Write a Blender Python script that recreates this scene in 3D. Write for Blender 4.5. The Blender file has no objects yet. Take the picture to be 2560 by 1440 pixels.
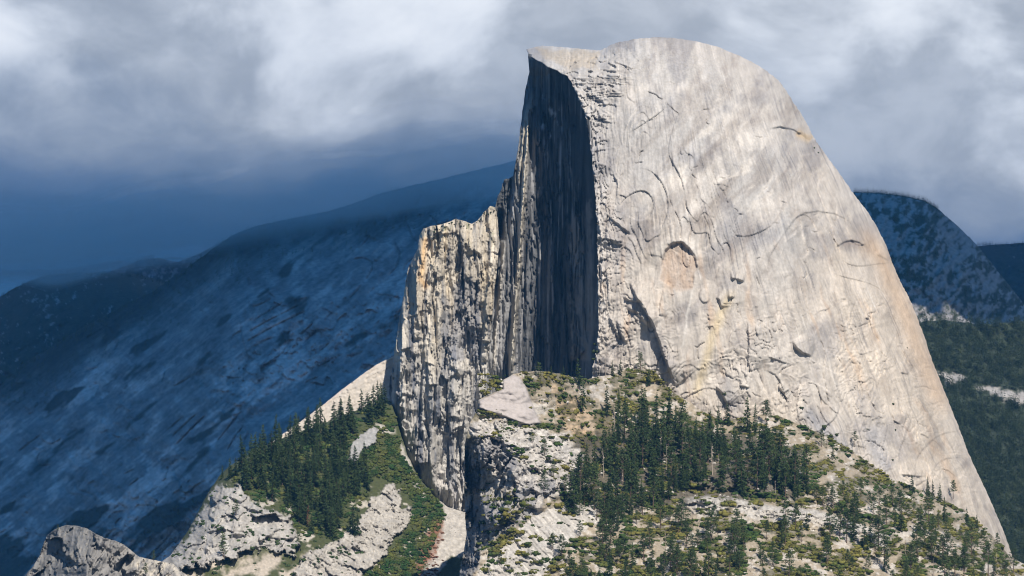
import bpy, math, random
import numpy as np

# ------------------------------------------------------------------ camera, sky, sun, exposure
SC = bpy.context.scene
COL = SC.collection
F, HX, HY = 7690.0, 1280.0, 1040.0          # focal length in photo pixels, principal column, eye-level row

cam_d = bpy.data.cameras.new('camera'); cam = bpy.data.objects.new('camera', cam_d); COL.objects.link(cam)
cam_d.sensor_width = 36.0; cam_d.lens = 36.0 * F / 2560.0
cam_d.shift_y = (HY - 720.0) / 2560.0
cam_d.clip_start = 1.0; cam_d.clip_end = 90000.0
cam.location = (0, 0, 0); cam.rotation_euler = (math.radians(90), 0, 0)
SC.camera = cam

SUN_AZ, SUN_EL = math.radians(22.5), math.radians(47.0)     # azimuth: degrees to the right of straight behind the camera
sun_dir = (math.sin(SUN_AZ) * math.cos(SUN_EL), -math.cos(SUN_AZ) * math.cos(SUN_EL), math.sin(SUN_EL))
sd = bpy.data.lights.new('sun', 'SUN'); sun = bpy.data.objects.new('sun', sd); COL.objects.link(sun)
sd.energy = 5.0; sd.angle = math.radians(0.5); sd.color = (1.0, 0.92, 0.81)
from mathutils import Vector
sun.rotation_euler = Vector(sun_dir).to_track_quat('Z', 'Y').to_euler()
sun.location = (2000, -3000, 4000)

world = bpy.data.worlds.new('World'); SC.world = world; world.use_nodes = True
def build_world():
    nt = world.node_tree; n = nt.nodes; l = nt.links; n.clear()
    out = n.new('ShaderNodeOutputWorld'); bg = n.new('ShaderNodeBackground'); l.new(bg.outputs[0], out.inputs[0])
    STR = 0.06
    bg.inputs[1].default_value = STR
    sky = n.new('ShaderNodeTexSky'); sky.sky_type = 'NISHITA'; sky.sun_disc = False
    sky.sun_elevation = SUN_EL; sky.sun_rotation = math.pi - SUN_AZ
    sky.altitude = 2200; sky.dust_density = 0.4
    tc = n.new('ShaderNodeTexCoord'); sep = n.new('ShaderNodeSeparateXYZ'); l.new(tc.outputs['Generated'], sep.inputs[0])
    def math_(op, a, b=None, c=None, clamp=False):
        m = n.new('ShaderNodeMath'); m.operation = op; m.use_clamp = clamp
        for i, v in enumerate((a, b, c)):
            if v is None: continue
            if isinstance(v, (int, float)): m.inputs[i].default_value = v
            else: l.new(v, m.inputs[i])
        return m.outputs[0]
    def noise(scale, detail, loc, sc=(1, 1, 1), rough=0.5, dist=0.0):
        mp = n.new('ShaderNodeMapping'); l.new(tc.outputs['Generated'], mp.inputs[0])
        mp.inputs['Location'].default_value = loc; mp.inputs['Scale'].default_value = sc
        t = n.new('ShaderNodeTexNoise'); l.new(mp.outputs[0], t.inputs['Vector'])
        t.inputs['Scale'].default_value = scale; t.inputs['Detail'].default_value = detail
        t.inputs['Roughness'].default_value = rough; t.inputs['Distortion'].default_value = dist
        return t.outputs['Fac']
    def sstep(v, a, b):
        m = n.new('ShaderNodeMapRange'); m.interpolation_type = 'SMOOTHSTEP'
        l.new(v, m.inputs[0]); m.inputs[1].default_value = a; m.inputs[2].default_value = b
        return m.outputs[0]
    big = noise(7.0, 3.0, (3.1, 0.7, 1.9), (1, 1, 1.8), 0.5, 0.3)
    bil = noise(13.0, 6.0, (1.75, 5.2, 2.4), (1, 1, 1.5), 0.52, 0.35)
    fine = noise(40.0, 5.0, (4.3, 0.2, 1.4), (1, 1, 1.4), 0.55, 0.3)
    # how far up the lit part of the cloud the eye looks: higher = brighter, thicker (darker) to the left
    e = math_('ADD', sep.outputs['Z'], math_('MULTIPLY', sep.outputs['X'], 0.12))
    e = math_('ADD', e, math_('MULTIPLY', math_('SUBTRACT', big, 0.5), 0.06))
    up = sstep(e, 0.055, 0.10)
    e = math_('ADD', e, math_('MULTIPLY', math_('SUBTRACT', fine, 0.5), 0.016))
    ramp = n.new('ShaderNodeValToRGB'); mr = n.new('ShaderNodeMapRange'); l.new(e, mr.inputs[0]); mr.inputs[1].default_value = -0.006; mr.inputs[2].default_value = 0.154
    l.new(mr.outputs[0], ramp.inputs[0])
    ramp.color_ramp.interpolation = 'EASE'
    stops = [(0.0, (0.020, 0.085, 0.20)), (0.26, (0.03, 0.095, 0.215)), (0.36, (0.06, 0.13, 0.265)), (0.44, (0.12, 0.195, 0.34)), (0.53, (0.25, 0.315, 0.43)), (0.64, (0.35, 0.405, 0.50)), (1.0, (0.41, 0.455, 0.53))]
    els = ramp.color_ramp.elements
    while len(els) < len(stops): els.new(0.5)
    for el, (p, c) in zip(els, stops): el.position = p; el.color = (*c, 1)
    # lit heaps of cloud standing out of the grey
    heap = math_('ADD', math_('MULTIPLY', sstep(bil, 0.43, 0.64), 0.66), math_('MULTIPLY', sstep(fine, 0.30, 0.72), 0.16))
    gain = math_('MULTIPLY_ADD', math_('MULTIPLY', heap, up), 1.0, 0.84)
    lit = n.new('ShaderNodeVectorMath'); lit.operation = 'SCALE'; l.new(ramp.outputs[0], lit.inputs[0]); l.new(gain, lit.inputs[3])
    wm = n.new('ShaderNodeMix'); wm.data_type = 'RGBA'; l.new(math_('MULTIPLY', heap, math_('MULTIPLY', up, 0.75)), wm.inputs[0]); l.new(lit.outputs[0], wm.inputs[6]); wm.inputs[7].default_value = (0.78, 0.79, 0.80, 1)
    sc = n.new('ShaderNodeVectorMath'); sc.operation = 'SCALE'; l.new(wm.outputs[2], sc.inputs[0]); sc.inputs[3].default_value = 1.0 / STR
    # clear blue sky opens between the clouds overhead
    gap = noise(3.2, 4.0, (7.3, 2.2, 0.4), (1, 1, 1), 0.55)
    cov = math_('SUBTRACT', 1.0, math_('MULTIPLY', sstep(sep.outputs['Z'], 0.15, 0.30), sstep(gap, 0.24, 0.38)))
    mix = n.new('ShaderNodeMix'); mix.data_type = 'RGBA'
    l.new(cov, mix.inputs[0]); l.new(sky.outputs[0], mix.inputs[6]); l.new(sc.outputs[0], mix.inputs[7])
    l.new(mix.outputs[2], bg.inputs[0])
build_world()

SC.view_settings.view_transform = 'Standard'
SC.view_settings.look = 'None'
SC.view_settings.exposure = 0.25
SC.view_settings.gamma = 1.0
SC.view_settings.use_curve_mapping = False
SC.render.engine = 'CYCLES'
SC.cycles.use_denoising = True
SC.cycles.filter_width = 1.1
SC.cycles.max_bounces = 4
SC.cycles.diffuse_bounces = 2
SC.cycles.volume_bounces = 1
SC.cycles.transparent_max_bounces = 8
SC.cycles.sample_clamp_indirect = 4.0

# ------------------------------------------------------------------ numpy helpers
rng = np.random.default_rng(11)
_perm = np.random.default_rng(5).permutation(4096).astype(np.int64)
def _hash(ix, iy, seed):
    return _perm[(_perm[(ix + seed * 131) & 4095] + iy + seed * 57) & 4095]
def pn(x, y, seed=0):
    x = np.asarray(x, float); y = np.asarray(y, float)
    x0 = np.floor(x); y0 = np.floor(y); fx = x - x0; fy = y - y0
    ix = x0.astype(np.int64); iy = y0.astype(np.int64)
    u = fx * fx * fx * (fx * (fx * 6 - 15) + 10); v = fy * fy * fy * (fy * (fy * 6 - 15) + 10)
    def g(ax, ay, dx, dy):
        h = _hash(ax, ay, seed) * (2 * math.pi / 4096.0)
        return np.cos(h) * dx + np.sin(h) * dy
    a = g(ix, iy, fx, fy); b = g(ix + 1, iy, fx - 1, fy); c = g(ix, iy + 1, fx, fy - 1); d = g(ix + 1, iy + 1, fx - 1, fy - 1)
    return (a + (b - a) * u + (c + (d - c) * u - a - (b - a) * u) * v) * 1.5
def fbm(x, y, seed=0, octv=4, gain=0.5, lac=2.03):
    s = 0.0; a = 1.0; t = 0.0
    for k in range(octv):
        s = s + a * pn(x, y, seed + k * 7); t += a
        a *= gain; x = x * lac + 3.7; y = y * lac + 1.3
    return s / t
def ridged(x, y, seed=0, octv=4, gain=0.5, lac=2.1):
    s = 0.0; a = 1.0; t = 0.0
    for k in range(octv):
        s = s + a * (1.0 - 2.0 * np.abs(pn(x, y, seed + k * 7))); t += a
        a *= gain; x = x * lac + 1.7; y = y * lac + 9.3
    return s / t
def ss(x, a, b):
    t = np.clip((x - a) / (b - a), 0, 1); return t * t * (3 - 2 * t)
def mixc(a, b, t):
    return a + (b - a) * t[..., None]
def inter(y, pts):
    p = np.array(pts, float); return np.interp(y, p[:, 0], p[:, 1])
def polydist(px, py, pts, closed=False):
    """distance to polyline, signed side of nearest segment, arclength 0..1"""
    P = np.array(pts, float)
    if closed: P = np.vstack([P, P[:1]])
    seg = np.hypot(*(P[1:] - P[:-1]).T); cum = np.concatenate([[0], np.cumsum(seg)]); L = cum[-1]
    best = np.full(np.shape(px), 1e18); sgn = np.ones(np.shape(px)); tt = np.zeros(np.shape(px))
    for k in range(len(P) - 1):
        ax, ay = P[k]; bx, by = P[k + 1]; dx, dy = bx - ax, by - ay; q = dx * dx + dy * dy + 1e-9
        t = np.clip(((px - ax) * dx + (py - ay) * dy) / q, 0, 1)
        d = (px - ax - t * dx) ** 2 + (py - ay - t * dy) ** 2
        m = d < best
        best = np.where(m, d, best); tt = np.where(m, (cum[k] + t * seg[k]) / L, tt)
        sgn = np.where(m, np.where(dx * (py - ay) - dy * (px - ax) > 0, -1.0, 1.0), sgn)
    return np.sqrt(best), sgn, tt
def inpoly(px, py, poly):
    P = np.array(poly, float); ins = np.zeros(np.shape(px), bool); j = len(P) - 1
    for i in range(len(P)):
        xi, yi = P[i]; xj, yj = P[j]
        c = ((yi > py) != (yj > py)) & (px < (xj - xi) * (py - yi) / (yj - yi + 1e-12) + xi)
        ins ^= c; j = i
    return ins
def zone(px, py, poly, feather=12.0, rough=0.0, seed=0, freq=0.03):
    """soft mask of a polygon, 1 inside; its border wanders by `rough` pixels"""
    P = np.array(poly, float); out = np.zeros(np.shape(px))
    m = feather + rough * 1.5
    b = (px > P[:, 0].min() - m) & (px < P[:, 0].max() + m) & (py > P[:, 1].min() - m) & (py < P[:, 1].max() + m)
    if not b.any(): return out
    x = px[b]; y = py[b]
    d, _, _ = polydist(x, y, poly, True); d = np.where(inpoly(x, y, poly), -d, d)
    if rough: d = d + rough * 1.6 * fbm(x * freq, y * freq, seed, 5, 0.62); feather = min(feather, 5.0)
    out[b] = 1 - ss(d, -feather, feather); return out
def blob(px, py, cx, cy, rx, ry, rot=0.0):
    c, s = math.cos(rot), math.sin(rot); x = px - cx; y = py - cy
    return np.exp(-(((x * c + y * s) / rx) ** 2 + ((-x * s + y * c) / ry) ** 2))
def roughen(pts, amp, freq, seed, step=5.0):
    """resample an outline and give it small uneven jags"""
    P = np.array(pts, float); out = []
    for a, b in zip(P[:-1], P[1:]):
        n = max(1, int(np.hypot(*(b - a)) / step))
        for k in range(n): out.append(a + (b - a) * k / n)
    out.append(P[-1]); out = np.array(out)
    s = np.concatenate([[0], np.cumsum(np.hypot(*(out[1:] - out[:-1]).T))]) * freq
    out[:, 0] += amp * fbm(s, s * 0 + 3.3, seed, 4, 0.6); out[:, 1] += amp * fbm(s, s * 0 + 8.8, seed + 3, 4, 0.6)
    return out

def veins(f, step, w):
    """thin lines where f passes a whole number, about w pixels wide"""
    gy, gx = np.gradient(f, step); d = np.abs(f - np.round(f)) / (np.hypot(gx, gy) + 1e-4); return np.exp(-(d / w) ** 2)

def facets(x, y, seed=0, tilt=1.0, jit=.9):
    """broken-rock relief: every cell of an uneven mosaic is a plane with its own height and tilt"""
    x = np.asarray(x, float); y = np.asarray(y, float); ix = np.floor(x).astype(np.int64); iy = np.floor(y).astype(np.int64)
    best = np.full(x.shape, 9.0); out = np.zeros(x.shape)
    for dx in (-1, 0, 1):
        for dy in (-1, 0, 1):
            h = _hash(ix + dx, iy + dy, seed); a = _perm[(h + 17) & 4095] / 4096.; b = _perm[(h + 901) & 4095] / 4096.; c = _perm[(h + 333) & 4095] / 4096.; e = _perm[(h + 77) & 4095] / 4096. * 6.283
            qx = x - (ix + dx + .5 + jit * (a - .5)); qy = y - (iy + dy + .5 + jit * (b - .5)); d = qx * qx + qy * qy; m = d < best
            best = np.where(m, d, best); out = np.where(m, c - .5 + tilt * (np.cos(e) * qx + np.sin(e) * qy), out)
    return out
def crag(x, y, seed, octv=3, gain=.5):
    s = 0.; a = 1.
    for k in range(octv):
        s = s + a * facets(x + .35 * pn(x * 1.7, y * 1.7, seed + 50 + k), y + .35 * pn(x * 1.7 + 9, y * 1.7, seed + 60 + k), seed + k * 3); a *= gain; x = x * 2.2 + 5.1; y = y * 2.2 + 2.7
    return s

class Relief:
    """depth field of one landform; features are cut into it before the mesh is made"""
    def __init__(s, x0, y0, x1, y1, step):
        s.step = step; s.x0, s.y0 = x0, y0
        s.xs = np.arange(x0, x1 + step, step, float); s.ys = np.arange(y0, y1 + step, step, float)
        s.X, s.Y = np.meshgrid(s.xs, s.ys); s.D = None; s.C = None
    def _box(s, pts, m):
        P = np.array(pts, float)
        i0 = max(0, int((P[:, 0].min() - m - s.x0) / s.step)); i1 = min(len(s.xs), int((P[:, 0].max() + m - s.x0) / s.step) + 2)
        j0 = max(0, int((P[:, 1].min() - m - s.y0) / s.step)); j1 = min(len(s.ys), int((P[:, 1].max() + m - s.y0) / s.step) + 2)
        return slice(j0, j1), slice(i0, i1)
    def wob(s, b, amp=3.0):
        if not hasattr(s, 'wx'):
            s.wx = fbm(s.X * .06, s.Y * .06, 91, 3); s.wy = fbm(s.X * .06 + 31, s.Y * .06, 96, 3)
        return s.X[b] + amp * s.wx[b], s.Y[b] + amp * s.wy[b]
    def crack(s, pts, w, depth, amp=3.0):
        b = s._box(pts, w * 4)
        if s.X[b].size == 0: return
        x, y = s.wob(b, amp); d, _, t = polydist(x, y, pts)
        s.D[b] += depth * np.exp(-(d / w) ** 2) * np.clip(np.minimum(t, 1 - t) * 6, 0, 1)
    def flake(s, pts, h, wall, decay, side=1, amp=3.0, taper=5.0):
        b = s._box(pts, decay * 4 + wall)
        if s.X[b].size == 0: return
        x, y = s.wob(b, amp); d, g, t = polydist(x, y, pts); q = d * g * side
        tp = np.clip(np.minimum(t, 1 - t) * taper, 0, 1)
        s.D[b] -= h * tp * ss(q, -wall, 0.0) * np.exp(-np.maximum(q, 0) / decay)
    def at(s, px, py):
        i = np.clip((np.asarray(px, float) - s.x0) / s.step, 0, len(s.xs) - 1.001); j = np.clip((np.asarray(py, float) - s.y0) / s.step, 0, len(s.ys) - 1.001)
        i0 = i.astype(int); j0 = j.astype(int); u = i - i0; v = j - j0; D = s.D
        return D[j0, i0] * (1 - u) * (1 - v) + D[j0, i0 + 1] * u * (1 - v) + D[j0 + 1, i0] * (1 - u) * v + D[j0 + 1, i0 + 1] * u * v
    def world(s, px, py):
        d = s.at(px, py); return np.stack([(px - HX) / F * d, d, (HY - py) / F * d], -1)
    def mesh(s, name, outline, mat, back=(60, 260), shrink=(0.01, 0.05), smooth=False):
        ny, nx = s.X.shape; keep = np.zeros((ny - 1, nx - 1), bool); PA = np.array(outline, float); PB = np.roll(PA, -1, 0)
        for j in range(ny - 1):                            # scan line by scan line
            yc = s.ys[j] + s.step / 2; m = (PA[:, 1] > yc) != (PB[:, 1] > yc)
            xc = np.sort(PA[m, 0] + (yc - PA[m, 1]) * (PB[m, 0] - PA[m, 0]) / (PB[m, 1] - PA[m, 1]))
            keep[j] = np.searchsorted(xc, s.xs[:-1] + s.step / 2) % 2 == 1
        idx = np.arange(ny * nx).reshape(ny, nx)
        q = np.stack([idx[:-1, :-1], idx[1:, :-1], idx[1:, 1:], idx[:-1, 1:]], -1)[keep]
        used, inv = np.unique(q.ravel(), return_inverse=True); q = inv.reshape(-1, 4)
        px = s.X.ravel()[used].copy(); py = s.Y.ravel()[used].copy()
        # border vertices go exactly onto the outline
        e = np.concatenate([q[:, [0, 1]], q[:, [1, 2]], q[:, [2, 3]], q[:, [3, 0]]])
        es = np.sort(e, 1); key = es[:, 0].astype(np.int64) * (len(used) + 1) + es[:, 1]
        uq, first, cnt = np.unique(key, return_index=True, return_counts=True)
        be = e[first[cnt == 1]]; bv = np.unique(be)
        P = np.array(outline, float); A = P; B = np.roll(P, -1, 0)
        bx, by = px[bv], py[bv]; best = np.full(len(bv), 1e18); nxp = bx.copy(); nyp = by.copy()
        for a, b in zip(A, B):
            dx, dy = b - a; t = np.clip(((bx - a[0]) * dx + (by - a[1]) * dy) / (dx * dx + dy * dy + 1e-9), 0, 1)
            cx, cy = a[0] + t * dx, a[1] + t * dy; d = (bx - cx) ** 2 + (by - cy) ** 2; m = d < best
            best = np.where(m, d, best); nxp = np.where(m, cx, nxp); nyp = np.where(m, cy, nyp)
        ok = best < (1.5 * s.step) ** 2
        px[bv] = np.where(ok, nxp, bx); py[bv] = np.where(ok, nyp, by)
        d = s.at(px, py); C = s.C.reshape(-1, 3)[used]
        # the body behind the border
        cx, cy = px.mean(), py.mean(); V = [np.stack([px, d, py], 1)]; CC = [C]; Q = [q]
        loc = np.full(len(px), -1); loc[bv] = np.arange(len(bv)); prev = bv; base = len(px)
        for bk, sh in zip(back, shrink):
            V.append(np.stack([px[bv] + (cx - px[bv]) * sh, d[bv] + bk, py[bv] + (cy - py[bv]) * sh], 1)); CC.append(C[bv])
            nw = base + np.arange(len(bv))
            Q.append(np.stack([prev[loc[be[:, 1]]], prev[loc[be[:, 0]]], nw[loc[be[:, 0]]], nw[loc[be[:, 1]]]], 1))
            prev = nw; base += len(bv)
        V = np.vstack(V); CC = np.vstack(CC); Q = np.vstack(Q)
        W = np.stack([(V[:, 0] - HX) / F * V[:, 1], V[:, 1], (HY - V[:, 2]) / F * V[:, 1]], 1)
        return mesh_obj(name, W, Q, CC, mat, smooth)

def mesh_data(name, V, Q, C=None, mat=None, smooth=False):
    """V (n,3), Q (m,3|4) arrays, C per-vertex linear colour"""
    V = np.asarray(V, np.float32); Q = np.asarray(Q, np.int32); k = Q.shape[1]
    me = bpy.data.meshes.new(name)
    me.vertices.add(len(V)); me.vertices.foreach_set('co', V.ravel())
    me.loops.add(Q.size); me.loops.foreach_set('vertex_index', Q.ravel())
    me.polygons.add(len(Q)); me.polygons.foreach_set('loop_start', np.arange(0, Q.size, k, dtype=np.int32))
    me.polygons.foreach_set('loop_total', np.full(len(Q), k, np.int32))
    if smooth: me.polygons.foreach_set('use_smooth', np.ones(len(Q), bool))
    if C is not None:
        a = me.attributes.new('Col', 'FLOAT_COLOR', 'POINT')
        cc = np.ones((len(V), 4), np.float32); cc[:, :3] = np.clip(C, 0.0, 1.0); a.data.foreach_set('color', cc.ravel())
    me.update(calc_edges=True)
    if mat: me.materials.append(mat)
    return me
def mesh_obj(name, V, Q, C=None, mat=None, smooth=False, parent=None):
    o = bpy.data.objects.new(name, mesh_data(name, V, Q, C, mat, smooth)); COL.objects.link(o)
    if parent: o.parent = parent
    return o
def struct(o, label=None, cat=None, kind='structure'):
    o['kind'] = kind
    if label: o['label'] = label
    if cat: o['category'] = cat
    return o
def tag(o, label, cat, group=None):
    o['label'] = label; o['category'] = cat
    if group: o['group'] = group
    return o

# ------------------------------------------------------------------ materials
def new_mat(name):
    m = bpy.data.materials.new(name); m.use_nodes = True; nt = m.node_tree
    b = nt.nodes['Principled BSDF']; return m, nt, b
def rock_mat(name, scale=0.12, lo=0.72, hi=1.25, rough=0.9, bump=0.0):
    m, nt, b = new_mat(name); n = nt.nodes; l = nt.links
    at = n.new('ShaderNodeAttribute'); at.attribute_name = 'Col'
    tc = n.new('ShaderNodeTexCoord'); no = n.new('ShaderNodeTexNoise'); l.new(tc.outputs['Object'], no.inputs['Vector'])
    no.inputs['Scale'].default_value = scale; no.inputs['Detail'].default_value = 5; no.inputs['Roughness'].default_value = 0.65
    mr = n.new('ShaderNodeMapRange'); l.new(no.outputs['Fac'], mr.inputs[0])
    mr.inputs[1].default_value = 0.3; mr.inputs[2].default_value = 0.7; mr.inputs[3].default_value = lo; mr.inputs[4].default_value = hi
    vm = n.new('ShaderNodeVectorMath'); vm.operation = 'SCALE'; l.new(at.outputs['Color'], vm.inputs[0]); l.new(mr.outputs[0], vm.inputs[3])
    l.new(vm.outputs[0], b.inputs['Base Color']); b.inputs['Roughness'].default_value = rough
    b.inputs['Specular IOR Level'].default_value = 0.15
    if bump:
        bp = n.new('ShaderNodeBump'); bp.inputs['Strength'].default_value = bump; bp.inputs['Distance'].default_value = 1.5
        l.new(no.outputs['Fac'], bp.inputs['Height']); l.new(bp.outputs[0], b.inputs['Normal'])
    return m
M_rock = rock_mat('granite', 0.25, 0.86, 1.12)
M_far = rock_mat('far_granite', 0.06, 0.75, 1.22)
def leaf_mat(name, c1, c2, trans=0.12, seedscale=0.6):
    m, nt, b = new_mat(name); n = nt.nodes; l = nt.links
    oi = n.new('ShaderNodeObjectInfo'); tc = n.new('ShaderNodeTexCoord'); no = n.new('ShaderNodeTexNoise')
    l.new(tc.outputs['Object'], no.inputs['Vector']); no.inputs['Scale'].default_value = seedscale; no.inputs['Detail'].default_value = 3
    ad = n.new('ShaderNodeMath'); ad.operation = 'MULTIPLY_ADD'; l.new(oi.outputs['Random'], ad.inputs[0]); ad.inputs[1].default_value = 0.6
    sb = n.new('ShaderNodeMath'); sb.operation = 'MULTIPLY_ADD'; l.new(no.outputs['Fac'], sb.inputs[0]); sb.inputs[1].default_value = 1.2; sb.inputs[2].default_value = -0.4
    l.new(sb.outputs[0], ad.inputs[2]); ad.use_clamp = True
    mx = n.new('ShaderNodeMix'); mx.data_type = 'RGBA'; l.new(ad.outputs[0], mx.inputs[0]); mx.inputs[6].default_value = (*c1, 1); mx.inputs[7].default_value = (*c2, 1)
    l.new(mx.outputs[2], b.inputs['Base Color']); b.inputs['Roughness'].default_value = 0.75; b.inputs['Specular IOR Level'].default_value = 0.2
    tr = n.new('ShaderNodeBsdfTranslucent'); l.new(mx.outputs[2], tr.inputs[0])
    ms = n.new('ShaderNodeMixShader'); ms.inputs[0].default_value = trans
    l.new(b.outputs[0], ms.inputs[1]); l.new(tr.outputs[0], ms.inputs[2]); l.new(ms.outputs[0], n['Material Output'].inputs[0])
    return m
def plain_mat(name, col, var=0.3, scale=0.5, rough=0.9):
    m, nt, b = new_mat(name); n = nt.nodes; l = nt.links
    tc = n.new('ShaderNodeTexCoord'); no = n.new('ShaderNodeTexNoise'); l.new(tc.outputs['Object'], no.inputs['Vector']); no.inputs['Scale'].default_value = scale; no.inputs['Detail'].default_value = 4
    mx = n.new('ShaderNodeMix'); mx.data_type = 'RGBA'; l.new(no.outputs['Fac'], mx.inputs[0])
    mx.inputs[6].default_value = (*[c * (1 - var) for c in col], 1); mx.inputs[7].default_value = (*[c * (1 + var) for c in col], 1)
    l.new(mx.outputs[2], b.inputs['Base Color']); b.inputs['Roughness'].default_value = rough; b.inputs['Specular IOR Level'].default_value = 0.15
    return m
M_fir = leaf_mat('fir_needles', (0.022, 0.044, 0.016), (0.078, 0.118, 0.040))
M_pine = leaf_mat('pine_needles', (0.030, 0.055, 0.020), (0.085, 0.120, 0.040))
M_dead = plain_mat('dead_needles', (0.16, 0.085, 0.05), 0.3)
M_far_tree = leaf_mat('far_needles', (0.026, 0.046, 0.022), (0.105, 0.130, 0.055), 0.1, 0.06)
M_bark = plain_mat('bark', (0.12, 0.085, 0.065), 0.4)
M_pale_bark = plain_mat('weathered_wood', (0.36, 0.31, 0.26), 0.25)
M_bush = rock_mat('bush_leaves', 0.5, 0.7, 1.3)

G = lambda r, g, b: np.array([r, g, b], float)

# ------------------------------------------------------------------ ground sheet (valley floor, far below the eye)
ground = mesh_obj('ground', [(-30000, -4000, -960), (30000, -4000, -960), (30000, 40000, -960), (-30000, 40000, -960)], [(0, 1, 2, 3)], np.tile(G(0.05, 0.06, 0.04), (4, 1)), M_far)
struct(ground)

# ------------------------------------------------------------------ the granite dome
SKY = [(1316, 124), (1335, 117), (1360, 114), (1420, 119), (1460, 123), (1500, 126), (1518, 117), (1540, 107), (1590, 97), (1640, 93), (1690, 95), (1750, 105), (1800, 119), (1850, 140),
       (1890, 160), (1920, 180), (1945, 200), (1962, 222), (1985, 258), (2010, 295), (2030, 335), (2045, 360), (2080, 408), (2112, 452), (2142, 495), (2170, 530), (2195, 572), (2215, 612), (2230, 655), (2250, 702),
       (2272, 742), (2292, 790), (2312, 845), (2332, 905), (2352, 955), (2372, 1005), (2396, 1065), (2420, 1130), (2450, 1195), (2480, 1260), (2508, 1325), (2532, 1392)]
EDGE = [(138, 1322), (150, 1342), (168, 1372), (190, 1418), (215, 1433), (250, 1448), (290, 1464), (330, 1472), (400, 1480), (480, 1488), (560, 1492), (650, 1494), (750, 1496), (830, 1496), (880, 1488), (950, 1478), (1040, 1470)]
def dome_depth(x, y):
    p = np.array(SKY, float); k = p[:, 0] >= 1640
    xR = np.interp(y, p[k][:, 1], p[k][:, 0]); yS = np.interp(x, p[:, 0], p[:, 1])
    t = (x - 1600.0) / (xR - 1600.0 + 1e-6); t = np.where(t < 0, t * 0.8, t); t = np.clip(t, -1, 1)
    s = np.clip((y - yS) / 950.0, 0, 1)
    return 4275 - 245 * np.sqrt(1 - t * t) - 298 * np.sqrt(1 - (1 - s) ** 2)

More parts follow.
